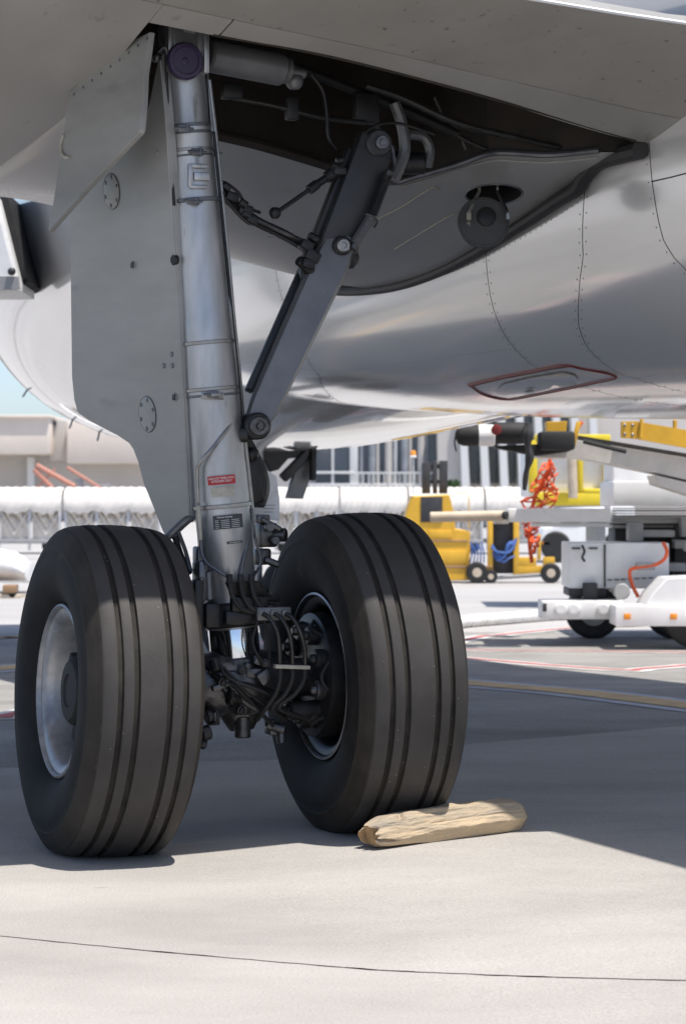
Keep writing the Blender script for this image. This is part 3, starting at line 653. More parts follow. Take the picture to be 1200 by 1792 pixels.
# upper torque link, its actuator and harness behind the leg
mb = MB(); mb.tube([lv(430,770,.08), lv(442,810,.1), lv(452,850,.1), lv(448,885,.09)], .03, 10, 5, radii=lambda q: .022+.022*math.sin(q*2.6)); mb.ball(lv(440,795,.03), .03); mb.bar(lv(432,790,.06), lv(452,880,.06), .05, .04, (1,0,0), .01); mb.build('torque_arm', 'black_metal', leg)
mb = MB(); c = lv(466,936,.05); mb.box(c, (.07,.08,.09), bev=.012); mb.cyl(c+Vector((.02,-.02,.0)), c+Vector((.06,-.05,.0)), .026); mb.cyl(c+Vector((-.01,-.05,.03)), c+Vector((-.01,-.075,.03)), .018); mb.cyl(c+Vector((.01,-.05,-.02)), c+Vector((.01,-.08,-.02)), .016); mb.box(c+Vector((-.02,-.01,-.08)), (.06,.05,.06), bev=.01); mb.cyl(c+Vector((-.02,-.04,-.09)), c+Vector((.03,-.05,-.11)), .014); mb.box(c+Vector((-.03,-.03,.06)), (.05,.06,.03), bev=.006); mb.cyl(c+Vector((-.04,-.06,.06)), c+Vector((.03,-.07,.02)), .01); mb.build('valve_unit', 'greasy_metal', leg)
mb = MB(); mb.slab([lv(448,824,.2), lv(466,822,.2), lv(484,834,.2), lv(489,872,.2), lv(489,911,.2), (lv(444,908,.2))], (0,1,0), .004, .001); wp = mb.build('white_tag_plate', 'white_vehicle', leg)
for k in range(3):
    c = lv(470,884+k*6,.197); mb = MB(); mb.box(c, (.055-.01*k,.001,.0022)); mb.build('print_line', 'grey_vehicle', leg)
# rear brace from the door to the leg
mb = MB(); mb.tube([lv(292,942,-.04), lv(303,930,-.05), lv(325,910,-.05), lv(335,908,-.03)], .013, 8, 5); mb.tube([lv(312,930,.02), lv(325,965,.02), lv(334,1000,.0)], .008, 8, 4); mb.build('door_link', 'leg_dark', leg)
mb = MB(); mb.tube([lv(306,938,.03), lv(318,975,.03), lv(332,1004,.0)], .012, 8, 4); mb.build('door_rod', 'black_metal', leg)
# ---- folding side stay
vS = .06
U0, K0, L0 = lv(657,252,vS), lv(590,432,vS), lv(445,746,-.04)
mb = MB(); d = (K0-U0).normalized(); mb.bar(U0-d*.02, K0+d*.05, .15, .06, (1,0,.3), .012); mb.cyl(U0+Vector((.0,-.045,.0)), U0+Vector((0,.05,0)), .052, seg=24)
stay = mb.build('side_stay_upper_arm', 'stay_shaded', jet)
mb = MB(); mb.cyl(U0+Vector((.005,-.062,.0)), U0+Vector((.005,-.045,0)), .026, seg=20); mb.cyl(U0+Vector((.005,-.07,.0)), U0+Vector((.005,-.06,0)), .014, seg=6); mb.build('pivot_bolt', 'leg_dark', stay)
mb = MB(); dl = (L0-K0).normalized(); sd = Vector((1,0,.45)); sd = (sd-dl*sd.dot(dl)).normalized(); nn = dl.cross(sd)
def sec(p, w, t): return [p+sd*w+nn*t*.35, p+sd*w-nn*t*.35, p+sd*(w*.86)-nn*t, p+sd*(w*.05)-nn*t*1.1, p-sd*(w*.86)-nn*t, p-sd*w-nn*t*.35, p-sd*w+nn*t*.35, p-sd*w*.8+nn*t, p+sd*w*.8+nn*t]
LL = (L0-K0).length
mb.ring_loft([sec(K0-dl*.055, .045, .02), sec(K0-dl*.045, .058, .034), sec(K0+dl*.05, .07, .042), sec(K0+dl*.1, .072, .045), sec(K0+dl*.4, .066, .043), sec(L0-dl*.16, .06, .04), sec(L0-dl*.08, .056, .036), sec(L0-dl*.02, .046, .028)])
low = mb.build('side_stay_lower_arm', 'stay_metal', jet, smooth=25)
mb = MB(); mb.cyl(K0+Vector((.0,-.062,.0)), K0+Vector((.0,-.035,0)), .036, seg=24); mb.build('knee_washer', 'stay_dark', low)
mb = MB(); mb.lathe(K0+Vector((.0,-.06,.0)), (0,-1,0), [(0,.026), (.008,.026), (.012,.022), (.012,.012), (.008,.01)], 20); mb.build('knee_bolt', 'pipe_steel', low)
mb = MB(); mb.cyl(L0+Vector((0,-.05,0)), L0+Vector((0,.05,0)), .05, seg=24); mb.cyl(L0+Vector((-.03,-.02,-.03)), L0+Vector((-.09,.0,-.03)), .03); mb.build('lower_pivot_lug', 'stay_dark', low)
mb = MB(); mb.lathe(L0+Vector((0,-.05,0)), (0,-1,0), [(0,.036), (.008,.036), (.012,.032), (.012,.02), (.005,.018), (.005,.012), (.016,.010), (.016,.004)], 24); mb.build('lower_pivot_bolt', 'greasy_metal', low)
mb = MB(); p = K0+Vector((.045,.01,-.04)); mb.ball(p, .045); mb.box(K0+dl*.1-sd*.075, (.035,.06,.05), bev=.008); mb.box(K0+dl*.16-sd*.075, (.02,.05,.06), bev=.006); mb.build('knee_boss', 'stay_dark', low)
mb = MB(); mb.bar(K0+dl*.02-sd*.072+Vector((0,.045,0)), L0-dl*.12-sd*.06+Vector((0,.045,0)), .03, .05, sd, .005); mb.build('rear_flange', 'stay_dark', low)
mb = MB(); mb.bar(U0+Vector((-.085,.04,-.02)), K0+Vector((-.085,.04,.0)), .035, .05, (1,0,.3), .008); mb.build('rear_flange', 'stay_dark', stay)
# lock links
def link(name, pts, r, m, v=None, parent=stay, seg=10): 
    mb = MB(); mb.tube([lv(x, y, vv) for x, y, vv in pts], r, seg, 4); return mb.build(name, m, parent)
ll = link('lock_link', [(386,336,.0), (412,360,.03), (450,388,.05), (500,412,.05), (545,440,.05)], .019, 'black_metal')
link('lock_link_rail', [(425,372,-.01), (470,395,.01), (530,422,.02)], .009, 'greasy_metal')
link('lock_link_rail', [(430,383,.02), (480,408,.03), (535,438,.03)], .008, 'black_metal')
link('lock_link_cable', [(388,318,.0), (398,322,.0), (418,338,.0), (432,362,.0), (455,372,.02)], .006, 'black_metal')
link('lock_link_cable', [(388,325,.0), (385,332,.0), (398,352,-.01), (420,378,-.01), (437,392,-.01)], .007, 'black_metal')
mb = MB()
for x, y, s in ((405,345,.05), (428,368,.055), (440,385,.045), (535,430,.05), (545,448,.06), (538,462,.05), (395,328,.035)): mb.box(lv(x, y, .01+random.uniform(-.02,.02)), (s,.05,s*.7), Matrix.Rotation(random.uniform(.2,.8), 3, 'Y'), .008)
mb.cyl(lv(540,412,.0), lv(556,420,.0), .016); mb.cyl(lv(522,455,.0), lv(545,475,.02), .02); mb.cyl(lv(420,352,-.02), lv(432,360,-.02), .014)
mb.build_split('lock_link_fitting', 'black_metal', stay)
mb = MB(); mb.tube([lv(478,376,.03), lv(540,333,.05)], .0085, 10); mb.cyl(lv(540,333,.05), lv(555,322,.055), .019); mb.cyl(lv(555,322,.055), lv(572,311,.06), .015); mb.cyl(lv(570,312,.06), lv(598,292,.06), .023); mb.cyl(lv(580,290,.05), lv(604,300,.05), .016); mb.ball(lv(481,373,.03), .024); mb.cyl(lv(588,282,.04), lv(600,280,.04), .012); mb.box(lv(592,300,.05), (.05,.05,.03), bev=.006); mb.build('unlock_actuator', 'stay_dark', stay)
# coil spring beside the upper arm
def coil(pa, pb, rad, turns, wire, name, m):
    mb = MB(); d = pb-pa; x, y, dd = mb.frame(d); n = turns*10
    mb.tube([pa+d*(i/n)+(x*math.cos(2*math.pi*i/10)+y*math.sin(2*math.pi*i/10))*rad for i in range(n+1)], wire, 5); return mb.build(name, m, stay)
coil(lv(677,308,.0), lv(651,376,.0), .017, 22, .0032, 'coil_spring', 'stay_dark'); coil(lv(650,380,.0), lv(620,428,.0), .018, 16, .0034, 'coil_spring', 'stay_metal')
mb = MB(); mb.cyl(lv(680,298,.0), lv(674,314,.0), .013); mb.cyl(lv(622,424,.0), lv(616,436,.0), .015); mb.tube([lv(640,374,-.02), lv(652,378,-.03), lv(660,388,-.02), lv(655,398,.0)], .005, 6, 4); mb.tube([lv(678,306,.01), lv(690,295,.02), lv(688,270,.03), lv(684,255,.03)], .008, 6, 4); mb.build('spring_hook', 'greasy_metal', stay)

# ---- gear door carried by the leg
dD = (LX*math.cos(R(10))-AX*math.sin(R(10))); stv = (ROOTM.to_3x3() @ AD)
dN = dD.cross(stv).normalized(); 
if dN.dot(ray(220,500)) > 0: dN = -dN                                 # towards the viewer
D0 = ROOTM @ lv(322,600,-.03)
def dp(px, py, off=0.): return ROOTI @ (rp(px, py, D0, dN)+dN*off)
DPX = [(279,95), (287,150), (296,250), (305,380), (314,520), (322,650), (329,780), (335,905), (312,925), (293,944), (285,930), (268,886), (252,848), (243,812), (234,788), (226,776), (205,762), (180,749), (155,736), (136,722), (130,700), (126,660), (124,500), (123,372), (170,315), (215,262), (243,232), (262,180)]
DNl = ROOTI.to_3x3() @ dN
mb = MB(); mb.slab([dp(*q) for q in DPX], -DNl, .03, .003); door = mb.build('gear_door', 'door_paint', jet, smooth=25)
def disc(px, py, r, m, name, h=.003, off=0., seg=20, parent=None, P=None):
    mb = MB(); p = dp(px, py, off); mb.lathe(p, DNl, [(0,r), (h*.7,r), (h,r*.92)], seg); return mb.build(name, m, parent or door)
for px, py, n in ((259,725,6), (196,335,6)):
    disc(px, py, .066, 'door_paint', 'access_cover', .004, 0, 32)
    up = ROOTI.to_3x3() @ stv; fw = ROOTI.to_3x3() @ dD; c = dp(px, py, .004)
    mb = MB(); mb.tube([dp(px, py, .002)+(fw*math.cos(2*math.pi*k/36)+up*math.sin(2*math.pi*k/36))*.067 for k in range(37)], .0013, 5); mb.build('cover_gap', 'seal_rubber', door)
    for k in range(n):
        a = 2*math.pi*k/n+.3; mb = MB(); mb.lathe(c+(fw*math.cos(a)+up*math.sin(a))*.054, DNl, [(0,.008), (.002,.008), (.003,.005)], 8); mb.build('cover_screw', 'leg_dark', door)
for px, py in ((301,620), (287,640), (302,640), (233,464), (306,695), (275,268)): disc(px, py, .010 if px not in (233,306) else .017, 'leg_dark' if px not in (233,306,275) else 'door_paint', 'door_bolt', .004, 0, 10)
for px, py in ((233,464), (306,695)):
    mb = MB(); c = dp(px, py, .0045); mb.box(c, (.004,.03,.022), bev=.001); mb.build('bolt_slot', 'seal_rubber', door)
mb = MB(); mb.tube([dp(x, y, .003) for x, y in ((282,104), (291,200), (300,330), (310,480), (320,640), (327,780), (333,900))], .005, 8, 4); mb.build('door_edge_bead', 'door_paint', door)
# ---- small door hinged on the wing
h0, h1 = ROOTM @ wsurf(262,60), ROOTM @ wsurf(130,152)
fN = (h1-h0).cross(Vector((-.10,-.06,-1))).normalized()
if fN.dot(ray(200,200)) > 0: fN = -fN
def fp(px, py, off=0.): return ROOTI @ (rp(px, py, h0, fN)+fN*off)
fNl = ROOTI.to_3x3() @ fN
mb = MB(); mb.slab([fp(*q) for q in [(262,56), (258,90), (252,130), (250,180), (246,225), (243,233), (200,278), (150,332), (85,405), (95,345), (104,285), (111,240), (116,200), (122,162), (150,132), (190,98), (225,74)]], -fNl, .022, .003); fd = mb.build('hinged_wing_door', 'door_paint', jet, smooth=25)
mb = MB(); mb.tube([fp(x, y, .004) for x, y in ((113,236), (109,252), (110,266), (116,275), (124,276))], .006, 8, 5); mb.build('door_lip', 'cream_label', fd)
for k in range(9):
    p = fp(lerp(258,130,k/8), lerp(68,165,k/8), .0); mb = MB(); mb.lathe(p, fNl, [(0,.006), (.002,.006), (.003,.004)], 8); mb.build('door_bolt', 'leg_dark', fd)
# ---- wheels
def groove_prof():
    half = [(0,.5965), (.030,.5963), (.046,.5955), (.0475,.5945), (.050,.583), (.0655,.5825), (.068,.5935), (.0695,.5945), (.086,.594), (.103,.5925), (.1045,.5915), (.107,.580), (.1215,.579), (.124,.5890), (.1255,.5895), (.145,.5865), (.160,.582), (.172,.576), (.178,.570), (.181,.562), (.188,.552), (.198,.533), (.2065,.508), (.2085,.5045), (.2075,.500), (.2125,.478), (.2145,.455), (.2145,.43), (.211,.402), (.204,.374), (.193,.348), (.180,.328), (.166,.315), (.158,.306), (.150,.300)]
    L = [(-x, r) for x, r in half[::-1]]; return L[:-1]+half
def lathe_x(mb, prof, seg=96, squash=False, mi=None):
    rings = []
    for k in range(seg):
        a = 2*math.pi*k/seg; ring = []
        for x, r in prof:
            y = r*math.sin(a); z = -r*math.cos(a)
            if squash:
                d = WZ-.0015
                if z < -d:
                    ex = (-z-d); z = -d+ex*.02
                low_ = sstep((-z-.3)/.3); x2 = x*(1+.05*low_*(1-abs(abs(r-.45)/.15)) if r < .58 else 1)
                ring.append(Vector((x2, y, z)))
            else: ring.append(Vector((x, y, z)))
        rings.append(ring)
    n = len(prof); base = len(mb.v); mb.v += [p for r in rings for p in r]
    for k in range(seg):
        k2 = (k+1) % seg
        for j in range(n-1):
            mb.f.append((base+k*n+j, base+k2*n+j, base+k2*n+j+1, base+k*n+j+1)); mb.mi.append(mi(j) if mi else 0)
GP = groove_prof()
def gm(j):
    x = (GP[j][0]+GP[j+1][0])/2; r = (GP[j][1]+GP[j+1][1])/2; ax = abs(x)
    if (.0465 < ax < .069 or .1035 < ax < .125): return 2
    return 0 if ax < .175 and r > .55 else (3 if r > .50 else 1)
tm = MB(); lathe_x(tm, GP, 160, True, gm); tyre_o = tm.build('tyre', ['tyre_tread', 'tyre_wall', 'groove_dust', 'tyre_shoulder'], None, smooth=30)
def wheel(u, flip):
    mb = MB()
    P = [(.150,.300), (.166,.311), (.175,.309), (.178,.302), (.173,.296), (.162,.292), (.158,.278), (.152,.266), (.140,.258), (.12,.252), (.05,.242), (.02,.232), (.01,.215), (.012,.16), (.03,.13), (.04,.10), (.04,.0)]
    lathe_x(mb, P, 96)
    n0 = len(mb.f); lathe_x(mb, [(-x, r) for x, r in P[:10]]+[(-.01,.235), (-.005,.22), (-.005,.0)], 96, mi=lambda j: 1 if j != 2 else 0)
    w = mb.build('wheel', ['rim_alloy', 'black_metal'], jet, smooth=35)
    w.location = (u, 0, CZ(u)); w.rotation_euler = (0, -math.asin(TILT*.9) , math.pi if flip else 0)
    t = tyre_o if not flip else tyre_o.copy()
    if flip: COL.objects.link(t)
    t.parent = w
    # hub with cap, and tie bolts
    mb = MB(); lathe_x(mb, [(.02,.15), (.05,.145), (.07,.135), (.10,.128), (.125,.12), (.138,.105), (.142,.06), (.135,.055), (.135,.0)], 32); h = mb.build('hub_cap', 'black_rubber', w)
    b0 = None
    for k in range(12):
        a = 2*math.pi*k/12+.2; p = Vector((.012, .19*math.sin(a), -.19*math.cos(a)))
        if b0 is None:
            mb = MB(); mb.lathe((0,0,0), (1,0,0), [(0,.013), (.018,.013), (.02,.009), (.028,.009)], 6); b0 = mb.build('tie_bolt', 'leg_dark', w); b0.location = p
        else: c = b0.copy(); COL.objects.link(c); c.location = p
    for k in range(7):
        a = 2*math.pi*k/7+.5; mb = MB(); mb.box((.075, .16*math.sin(a), -.16*math.cos(a)), (.045,.045,.075), Matrix.Rotation(a, 3, 'X'), .008); mb.build('hub_lug', 'black_rubber', w)
    return w
w1 = wheel(-.492, True); w2 = wheel(.492, False)
rc = random.Random(3)
for w_, sd_ in ((w1, 1), (w2, -1)):                                    # grit caught in the tread
    mb = MB()
    for k in range(22):
        x = rc.uniform(-.15,.15); a = rc.uniform(.3, 2.6)*sd_ ; r_ = .5955-.1*max(0, abs(x)-.06)**1.2
        if .045 < abs(x) < .07 or .103 < abs(x) < .126: r_ -= .012
        mb.box((x, r_*math.sin(a)*(1 if sd_ > 0 else 1), -r_*math.cos(a)), (rc.uniform(.0012,.0028), rc.uniform(.0012,.003), .0015), Matrix.Rotation(a, 3, 'X'))
    mb.build('tread_grit', 'grey_vehicle', w_, kind='stuff')
# ---- brakes inside the inner rims
def brake(u, sgn):
    mb = MB(); c = Vector((u, 0, CZ(u))); X = Vector((sgn,0,0))
    mb.lathe(c, X, [(-.02,.222), (.06,.232), (.10,.228), (.11,.2), (.112,.12)], 40)
    b = mb.build('brake_housing', 'black_metal', jet)
    for k in range(9):
        a = 2*math.pi*k/9+.25; p = c+Vector((0, .165*math.sin(a), .165*math.cos(a)))+X*.10
        mb = MB(); mb.lathe(p, X, [(0,.036), (.035,.036), (.042,.03), (.043,.018), (.055,.016), (.06,.012)], 14); mb.build('brake_piston', 'stay_dark' if k % 3 else 'greasy_metal', b)
    for k in range(6):
        a = 2*math.pi*k/6+.1; p = c+Vector((0, .215*math.sin(a), .215*math.cos(a)))+X*.05; q = c+Vector((0, .215*math.sin(a+.8), .215*math.cos(a+.8)))+X*.09; m_ = (p+q)/2+X*.06
        mb = MB(); mb.tube([p, m_, q], .007, 6, 5); mb.build('brake_line', 'black_rubber', b)
    return b
bi = brake(.39, -1); bo = brake(-.39, 1)
mb = MB(); c = lv(478,1276,-.06); mb.box(c, (.05,.07,.04), bev=.01); mb.cyl(c+Vector((-.03,-.02,.02)), c+Vector((.03,-.04,.0)), .02); mb.cyl(c+Vector((.02,-.03,.0)), c+Vector((.02,-.035,-.05)), .018); mb.box(c+Vector((-.02,-.02,.025)), (.03,.04,.03), bev=.006); mb.build('brake_inlet', 'greasy_metal', bi)
mb = MB(); c = lv(528,1245,-.1); mb.cyl(c+Vector((-.05,0,0)), c+Vector((.09,0,.01)), .034, seg=18); mb.cyl(c+Vector((-.065,0,0)), c+Vector((-.05,0,0)), .026); mb.build('brake_sensor', 'stay_dark', bi)
mb = MB(); mb.tube([lv(368,1235,-.12), lv(380,1245,-.14), lv(381,1262,-.14), lv(368,1268,-.12)], .006, 6, 5); mb.cyl(lv(360,1255,-.1), lv(372,1252,-.1), .03); mb.cyl(lv(352,1285,-.1), lv(368,1280,-.1), .028); mb.cyl(lv(350,1300,-.09), lv(360,1303,-.09), .02); mb.build('brake_inlet', 'black_metal', bo)
# ---- retractable landing lamp
lc = hc+Vector((-.015,-.1,-.115)); lc = ROOTI @ at(846, 388, (ROOTM @ hc).y-.12)
ld = (LCAM-lc); ld.z *= .2; ld = (ld.normalized()+Vector((.1,0,.12))).normalized()
mb = MB(); mb.lathe(lc-ld*.05, ld, [(-.03,.05), (0,.085), (.02,.1), (.024,.108), (.036,.108), (.040,.104), (.0405,.098), (.037,.096), (.040,.03), (.040,.005)], 40); lamp = mb.build('landing_lamp', 'lamp_grey', jet, smooth=25)
mb = MB(); x, y, d = mb.frame(ld); mb.lathe(lc-ld*.014+Vector((.012,0,.022)), ld, [(0,.04), (.016,.04), (.02,.034), (.02,.005)], 24); mb.build('lamp_hub', 'stay_dark', lamp)
for px in (820, 888):
    mb = MB(); p0 = ROOTI @ at(px+(18 if px < 850 else -18), 335, (ROOTM @ hc).y); p1 = ROOTI @ at(px, 372, (ROOTM @ lc).y-.03); mb.tube([p0+Vector((0,0,.05)), p0, p1], .007, 8); mb.cyl(p1, p1+Vector((0,.0,-.03)), .01); mb.build('lamp_arm', 'cream_label' if px < 850 else 'pipe_steel', lamp)
xr = Vector((0,0,1)).cross(ld).normalized(); text('lamp_number', '4', .035, basis(lc-ld*.009+xr*-.062+Vector((0,0,-.005)), xr, ld.cross(xr), ld), 'cream_label', lamp)
# ---- nose gear further forward
vN = 10.7; N0 = Vector((UF, vN, 0))
mb = MB(); mb.cyl(N0+Vector((0,0,.35)), N0+Vector((0,0,2.1)), .08, .1, 16); mb.cyl(N0+Vector((-.28,0,.36)), N0+Vector((.28,0,.36)), .05); ng = mb.build('nose_gear_leg', 'leg_metal', jet)
for s in (-.25, .25):
    mb = MB(); lathe_x(mb, [(-.1,.16), (-.11,.2), (-.105,.3), (-.07,.36), (0,.375), (.07,.36), (.105,.3), (.11,.2), (.1,.16), (.0,.15), (-.1,.16)], 40); o = mb.build('nose_wheel', 'tyre_wall', ng); o.location = N0+Vector((s, 0, .372))
def np_(px, py, v=vN): return lv(px, py, v)
mb = MB(); mb.slab([np_(552,770), np_(554,808), np_(546,830), np_(531,873), np_(502,872), np_(515,826), np_(530,785)], (0,1,0), .06, .01); mb.build('nose_gear_door', 'stay_metal', ng)
mb = MB(); mb.bar(np_(541,790), np_(494,838), .075, .07, (1,0,0), .012); mb.build('nose_gear_brace', 'stay_shaded', ng)
mb = MB(); mb.bar(np_(548,772), np_(547,840,vN-.1), .05, .06, (1,0,0), .012); mb.build('nose_gear_brace', 'black_metal', ng)
mb = MB(); mb.slab([np_(440,770), np_(558,762), np_(556,797), np_(505,803), np_(488,822), np_(474,826), np_(462,806), np_(444,806)], (0,1,0), .3, .01); mb.build('nose_gear_bay_edge', 'black_metal', ng)

# ---- extra clutter on the axle: clamps, unions, wiring
rc = random.Random(12)
for k in range(16):
    x, y = rc.uniform(372,470), rc.uniform(1150,1245); v = rc.uniform(-.17,-.10); c = lv(x, y, v); mb = MB()
    if k % 3 == 0: mb.box(c, (rc.uniform(.025,.06), .03, rc.uniform(.02,.05)), Matrix.Rotation(rc.uniform(-.6,.6), 3, 'Y'), .006)
    elif k % 3 == 1: mb.cyl(c, c+Vector((rc.uniform(-.06,.06), -.03, rc.uniform(-.05,.05))), rc.uniform(.01,.02), seg=10)
    else: mb.lathe(c, (rc.uniform(-.4,.4), -1, rc.uniform(-.4,.4)), [(0,.018), (.012,.018), (.014,.012), (.022,.012), (.024,.006)], 8)
    mb.build('axle_fitting', ('greasy_metal', 'black_metal', 'stay_dark')[k % 3], piston)
for k in range(5):
    x, y = rc.uniform(365,395), rc.uniform(1152,1190); mb = MB()
    mb.tube([lv(x, y, -.12), lv(x+rc.uniform(10,40), y+rc.uniform(10,40), -.17), lv(x+rc.uniform(40,80), y+rc.uniform(20,70), -.16), lv(x+rc.uniform(80,120), y+rc.uniform(40,90), -.10)], rc.uniform(.004,.008), 7, 6); mb.build('axle_wire', 'black_rubber' if k % 2 else 'stay_dark', piston)
for k in range(2):
    mb = MB(); x = 446+k*10; mb.tube([lv(x, 1048, -.14), lv(x+rc.uniform(-8,8), 1085, -.16), lv(x+rc.uniform(-25,25), 1125, -.15), lv(x+rc.uniform(-20,40), 1165, -.14)], .006, 7, 6); mb.build('axle_wire', 'black_rubber', piston)
# ================================================================== wooden log chock
a, b = gnd(674,1487), gnd(933,1451); d = (b-a); d.z = 0; L = d.length; d.normalize(); nrm = Vector((-d.y, d.x, 0))
logo = MB(); rings = []; NS, NA = 170, 128
def gauss(x, c, w): return math.exp(-((x-c)/w)**2)
FAC = [(.35,.98), (1.25,.90), (2.05,.96), (2.85,.78), (3.75,.92), (4.71,.80), (5.6,.95)]     # split facets: direction and distance
for i in range(NS+1):
    t = i/NS; rr = interp([(0,.048), (.012,.056), (.05,.062), (.12,.066), (.25,.071), (.4,.077), (.6,.077), (.8,.074), (.9,.070), (.95,.063), (.98,.052), (1,.036)], t)
    bend = .012*math.sin(t*3.1)+.008*noise.noise(Vector((t*4, 1, 1)))
    ring = []
    for k in range(NA):
        an = 2*math.pi*k/NA; cx, cz = math.cos(an), math.sin(an)          # an = pi/2 is up, pi is towards the viewer's side
        f = 1.06
        for j, (fa_, fd_) in enumerate(FAC):
            fa2 = fa_+.22*math.sin(t*2+j)+.06*math.sin(t*9+j*2); c_ = math.cos(an-fa2)
            if c_ > .25:
                dj = lerp(fd_+.09*noise.noise(Vector((t*3.5, j*3.1, 0))), 1.0, .75*sstep((t-.55)/.3) if j != 5 else 0)
                f = min(f, dj/c_)
        f += .009*noise.noise(Vector((t*4, cx*14, cz*14)))+.012*noise.noise(Vector((t*50, cx*20, cz*20)))+.03*noise.noise(Vector((t*9, cx*3, cz*3)))
        f -= .45*gauss(an, 3.55+.25*t, .06+.02*math.sin(t*40))*sstep((.16-t)/.15)   # cleft in the near end
        f -= .07*gauss(an, 2.05+.35*t+.03*math.sin(t*11), .075)*sstep((t-.06)/.06)*sstep((.6-t)/.15)
        f -= .05*gauss(an, 2.9-.2*t+.03*math.sin(t*9), .07)*sstep((t-.3)/.1)*sstep((.97-t)/.1)
        f -= .05*gauss(an, 1.2+.2*t+.05*math.sin(t*9), .07)*sstep((t-.2)/.1)
        f -= .34*gauss(t, .19, .018)*gauss(an, 2.0, .35)                    # notch
        f += .10*gauss(t, .55, .03)*gauss(an, 1.4, .5)-.10*gauss(t, .62, .05)*gauss(an, 1.9, .7)
        f *= 1-.30*sstep((.12-t)/.12)*max(0, cz)
        x = cx*rr*1.04*f; z = cz*rr*.94*f
        if z < -.05: z = -.05+(z+.05)*.1
        ring.append(Vector((t*L-.03+.04*(1-t)*noise.noise(Vector((cx*1.5, cz*1.5, 3)))+(.010*noise.noise(Vector((cx*3, cz*3, 8))) if i in (0, NS) else 0), x+bend, z+.052)))
    rings.append(ring)
logo.ring_loft(rings, mi=0)
for i in range(len(logo.f)-2, len(logo.f)): logo.mi[i] = 1
for i, f in enumerate(logo.f):
    if i >= (NS-5)*NA and (i % NA) > NA*.36: logo.mi[i] = 1
lg = logo.build('log_chock', ['wood', 'wood_end'], None, smooth=40)
mid = a+nrm*.045; lg.location = (mid.x, mid.y, mid.z+.001); lg.rotation_euler = (0, -math.atan2(gz(b.x, b.y)-gz(a.x, a.y), L), math.atan2(d.y, d.x))
tag(lg, 'weathered split wooden log lying against the right tyre as a wheel chock', 'log')
# ================================================================== white air hose on the ground
mb = MB(); P = crom([gnd(x, y)+Vector((0,0,.06)) for x, y in ((560,1128), (700,1112), (810,1099), (880,1093), (940,1088), (990,1085), (1080,1083), (1180,1075), (1300,1060))], 40)
mb.tube(P, .06, 12, radii=lambda q: .052+.013*math.sin(q*470)+.006*noise.noise(Vector((q*90, 0, 0))))
tag(mb.build('air_hose', 'hose_white', smooth=70), 'white wrinkled fabric air hose lying on the apron near the white loader', 'hose')
# ================================================================== belt loader (white chassis, boom with yellow rail)
Y0 = 23.0
bl = empty('belt_loader', 'white belt loader with yellow boom rail and black belt roller under the belly', 'belt loader', (at(1090,0,Y0).x, Y0, 0))
BO = Vector(bl.location)
def q(px, py, Y=Y0): return at(px, py, Y)-BO
def pbox(mb, x0, y0, x1, y1, Y, depth, bev=.01):                       # box whose near face fills a photo rectangle at distance Y
    a = at(x0, y1, Y)-BO; b = at(x1, y0, Y)-BO; return mb.box(((a.x+b.x)/2, (a.y+b.y)/2+depth/2, (a.z+b.z)/2), (b.x-a.x, depth, b.z-a.z), bev=bev)
mb = MB(); pbox(mb, 1070, 905, 1330, 916, 23.2, 1.7); pbox(mb, 1070, 918, 1330, 924, 23.3, 1.5); body = mb.build('deck', 'grey_vehicle', bl)
for k in range(4):
    mb = MB(); pbox(mb, 1071, 888+k*4.5, 1330, 890.5+k*4.5, 23.17, .04, .003); mb.build('deck_slat', 'dark_machine' if k % 2 else 'grey_vehicle', body)
mb = MB(); pbox(mb, 1072, 842, 1330, 886, 23.4, 1.2, .015); pbox(mb, 1072, 800, 1330, 843, 23.8, .9, .015); mb.build_split('side_panel', 'white_vehicle', bl)
mb = MB(); pbox(mb, 889, 890, 1068, 914, 22.9, .35, .012); pbox(mb, 930, 915, 1066, 922, 23.0, .25, .008); bm_ = mb.build('bumper_beam', 'white_vehicle', bl)
mb = MB(); pbox(mb, 866, 896, 890, 917, 22.92, .3, .008); mb.build('beam_bracket', 'belt_tray', bm_)
mb = MB(); mb.cyl(q(752,905,22.85), q(884,902,22.85), .046, seg=20); mb.build('bumper_tube', 'beige_pipe', bm_)
mb = MB(); mb.cyl(q(880,902,22.82), q(887,902,22.80), .036, seg=16); mb.build('tube_end', 'dark_machine', bm_)
# battery box
mb = MB(); pbox(mb, 995, 950, 1170, 1030, 22.6, .8, .015); bx = mb.build('battery_box', 'white_vehicle', bl)
mb = MB(); pbox(mb, 1056, 953, 1059, 1028, 22.58, .03, .0); pbox(mb, 1000, 958, 1015, 961, 22.585, .02, .0); pbox(mb, 1030, 958, 1045, 961, 22.585, .02, 0)
for k in range(9): pbox(mb, 1062+k*12, 1014-k*.6, 1070+k*12, 1016-k*.6, 22.585, .02, 0)
mb.build_split('box_joint', 'dark_machine', bx)
mb = MB(); mb.tube([q(1018,955,22.55), q(1022,965,22.5), q(1018,975,22.5), q(1022,982,22.53)], .012, 6, 3); mb.build('latch', 'dark_machine', bx)
mb = MB(); mb.tube([q(1160,950,22.5), q(1166,965,22.45), q(1160,980,22.45), q(1140,990,22.45), q(1106,995,22.45), q(1101,1005,22.45), q(1106,1025,22.45), q(1116,1045,22.45)], .016, 8, 5); mb.build('orange_cable', 'orange_plastic', bx)
mb = MB(); pbox(mb, 1112, 984, 1146, 998, 22.44, .08, .012); mb.build('cable_plug', 'grey_vehicle', bx)
mb = MB(); pbox(mb, 995, 1030, 1060, 1044, 22.6, .6); pbox(mb, 1020, 1020, 1045, 1050, 22.5, .2); pbox(mb, 1075, 925, 1200, 1010, 23.5, .6); pbox(mb, 1180, 915, 1330, 1060, 23.2, .6); mb.build_split('machinery', 'dark_machine', bl)
mb = MB()
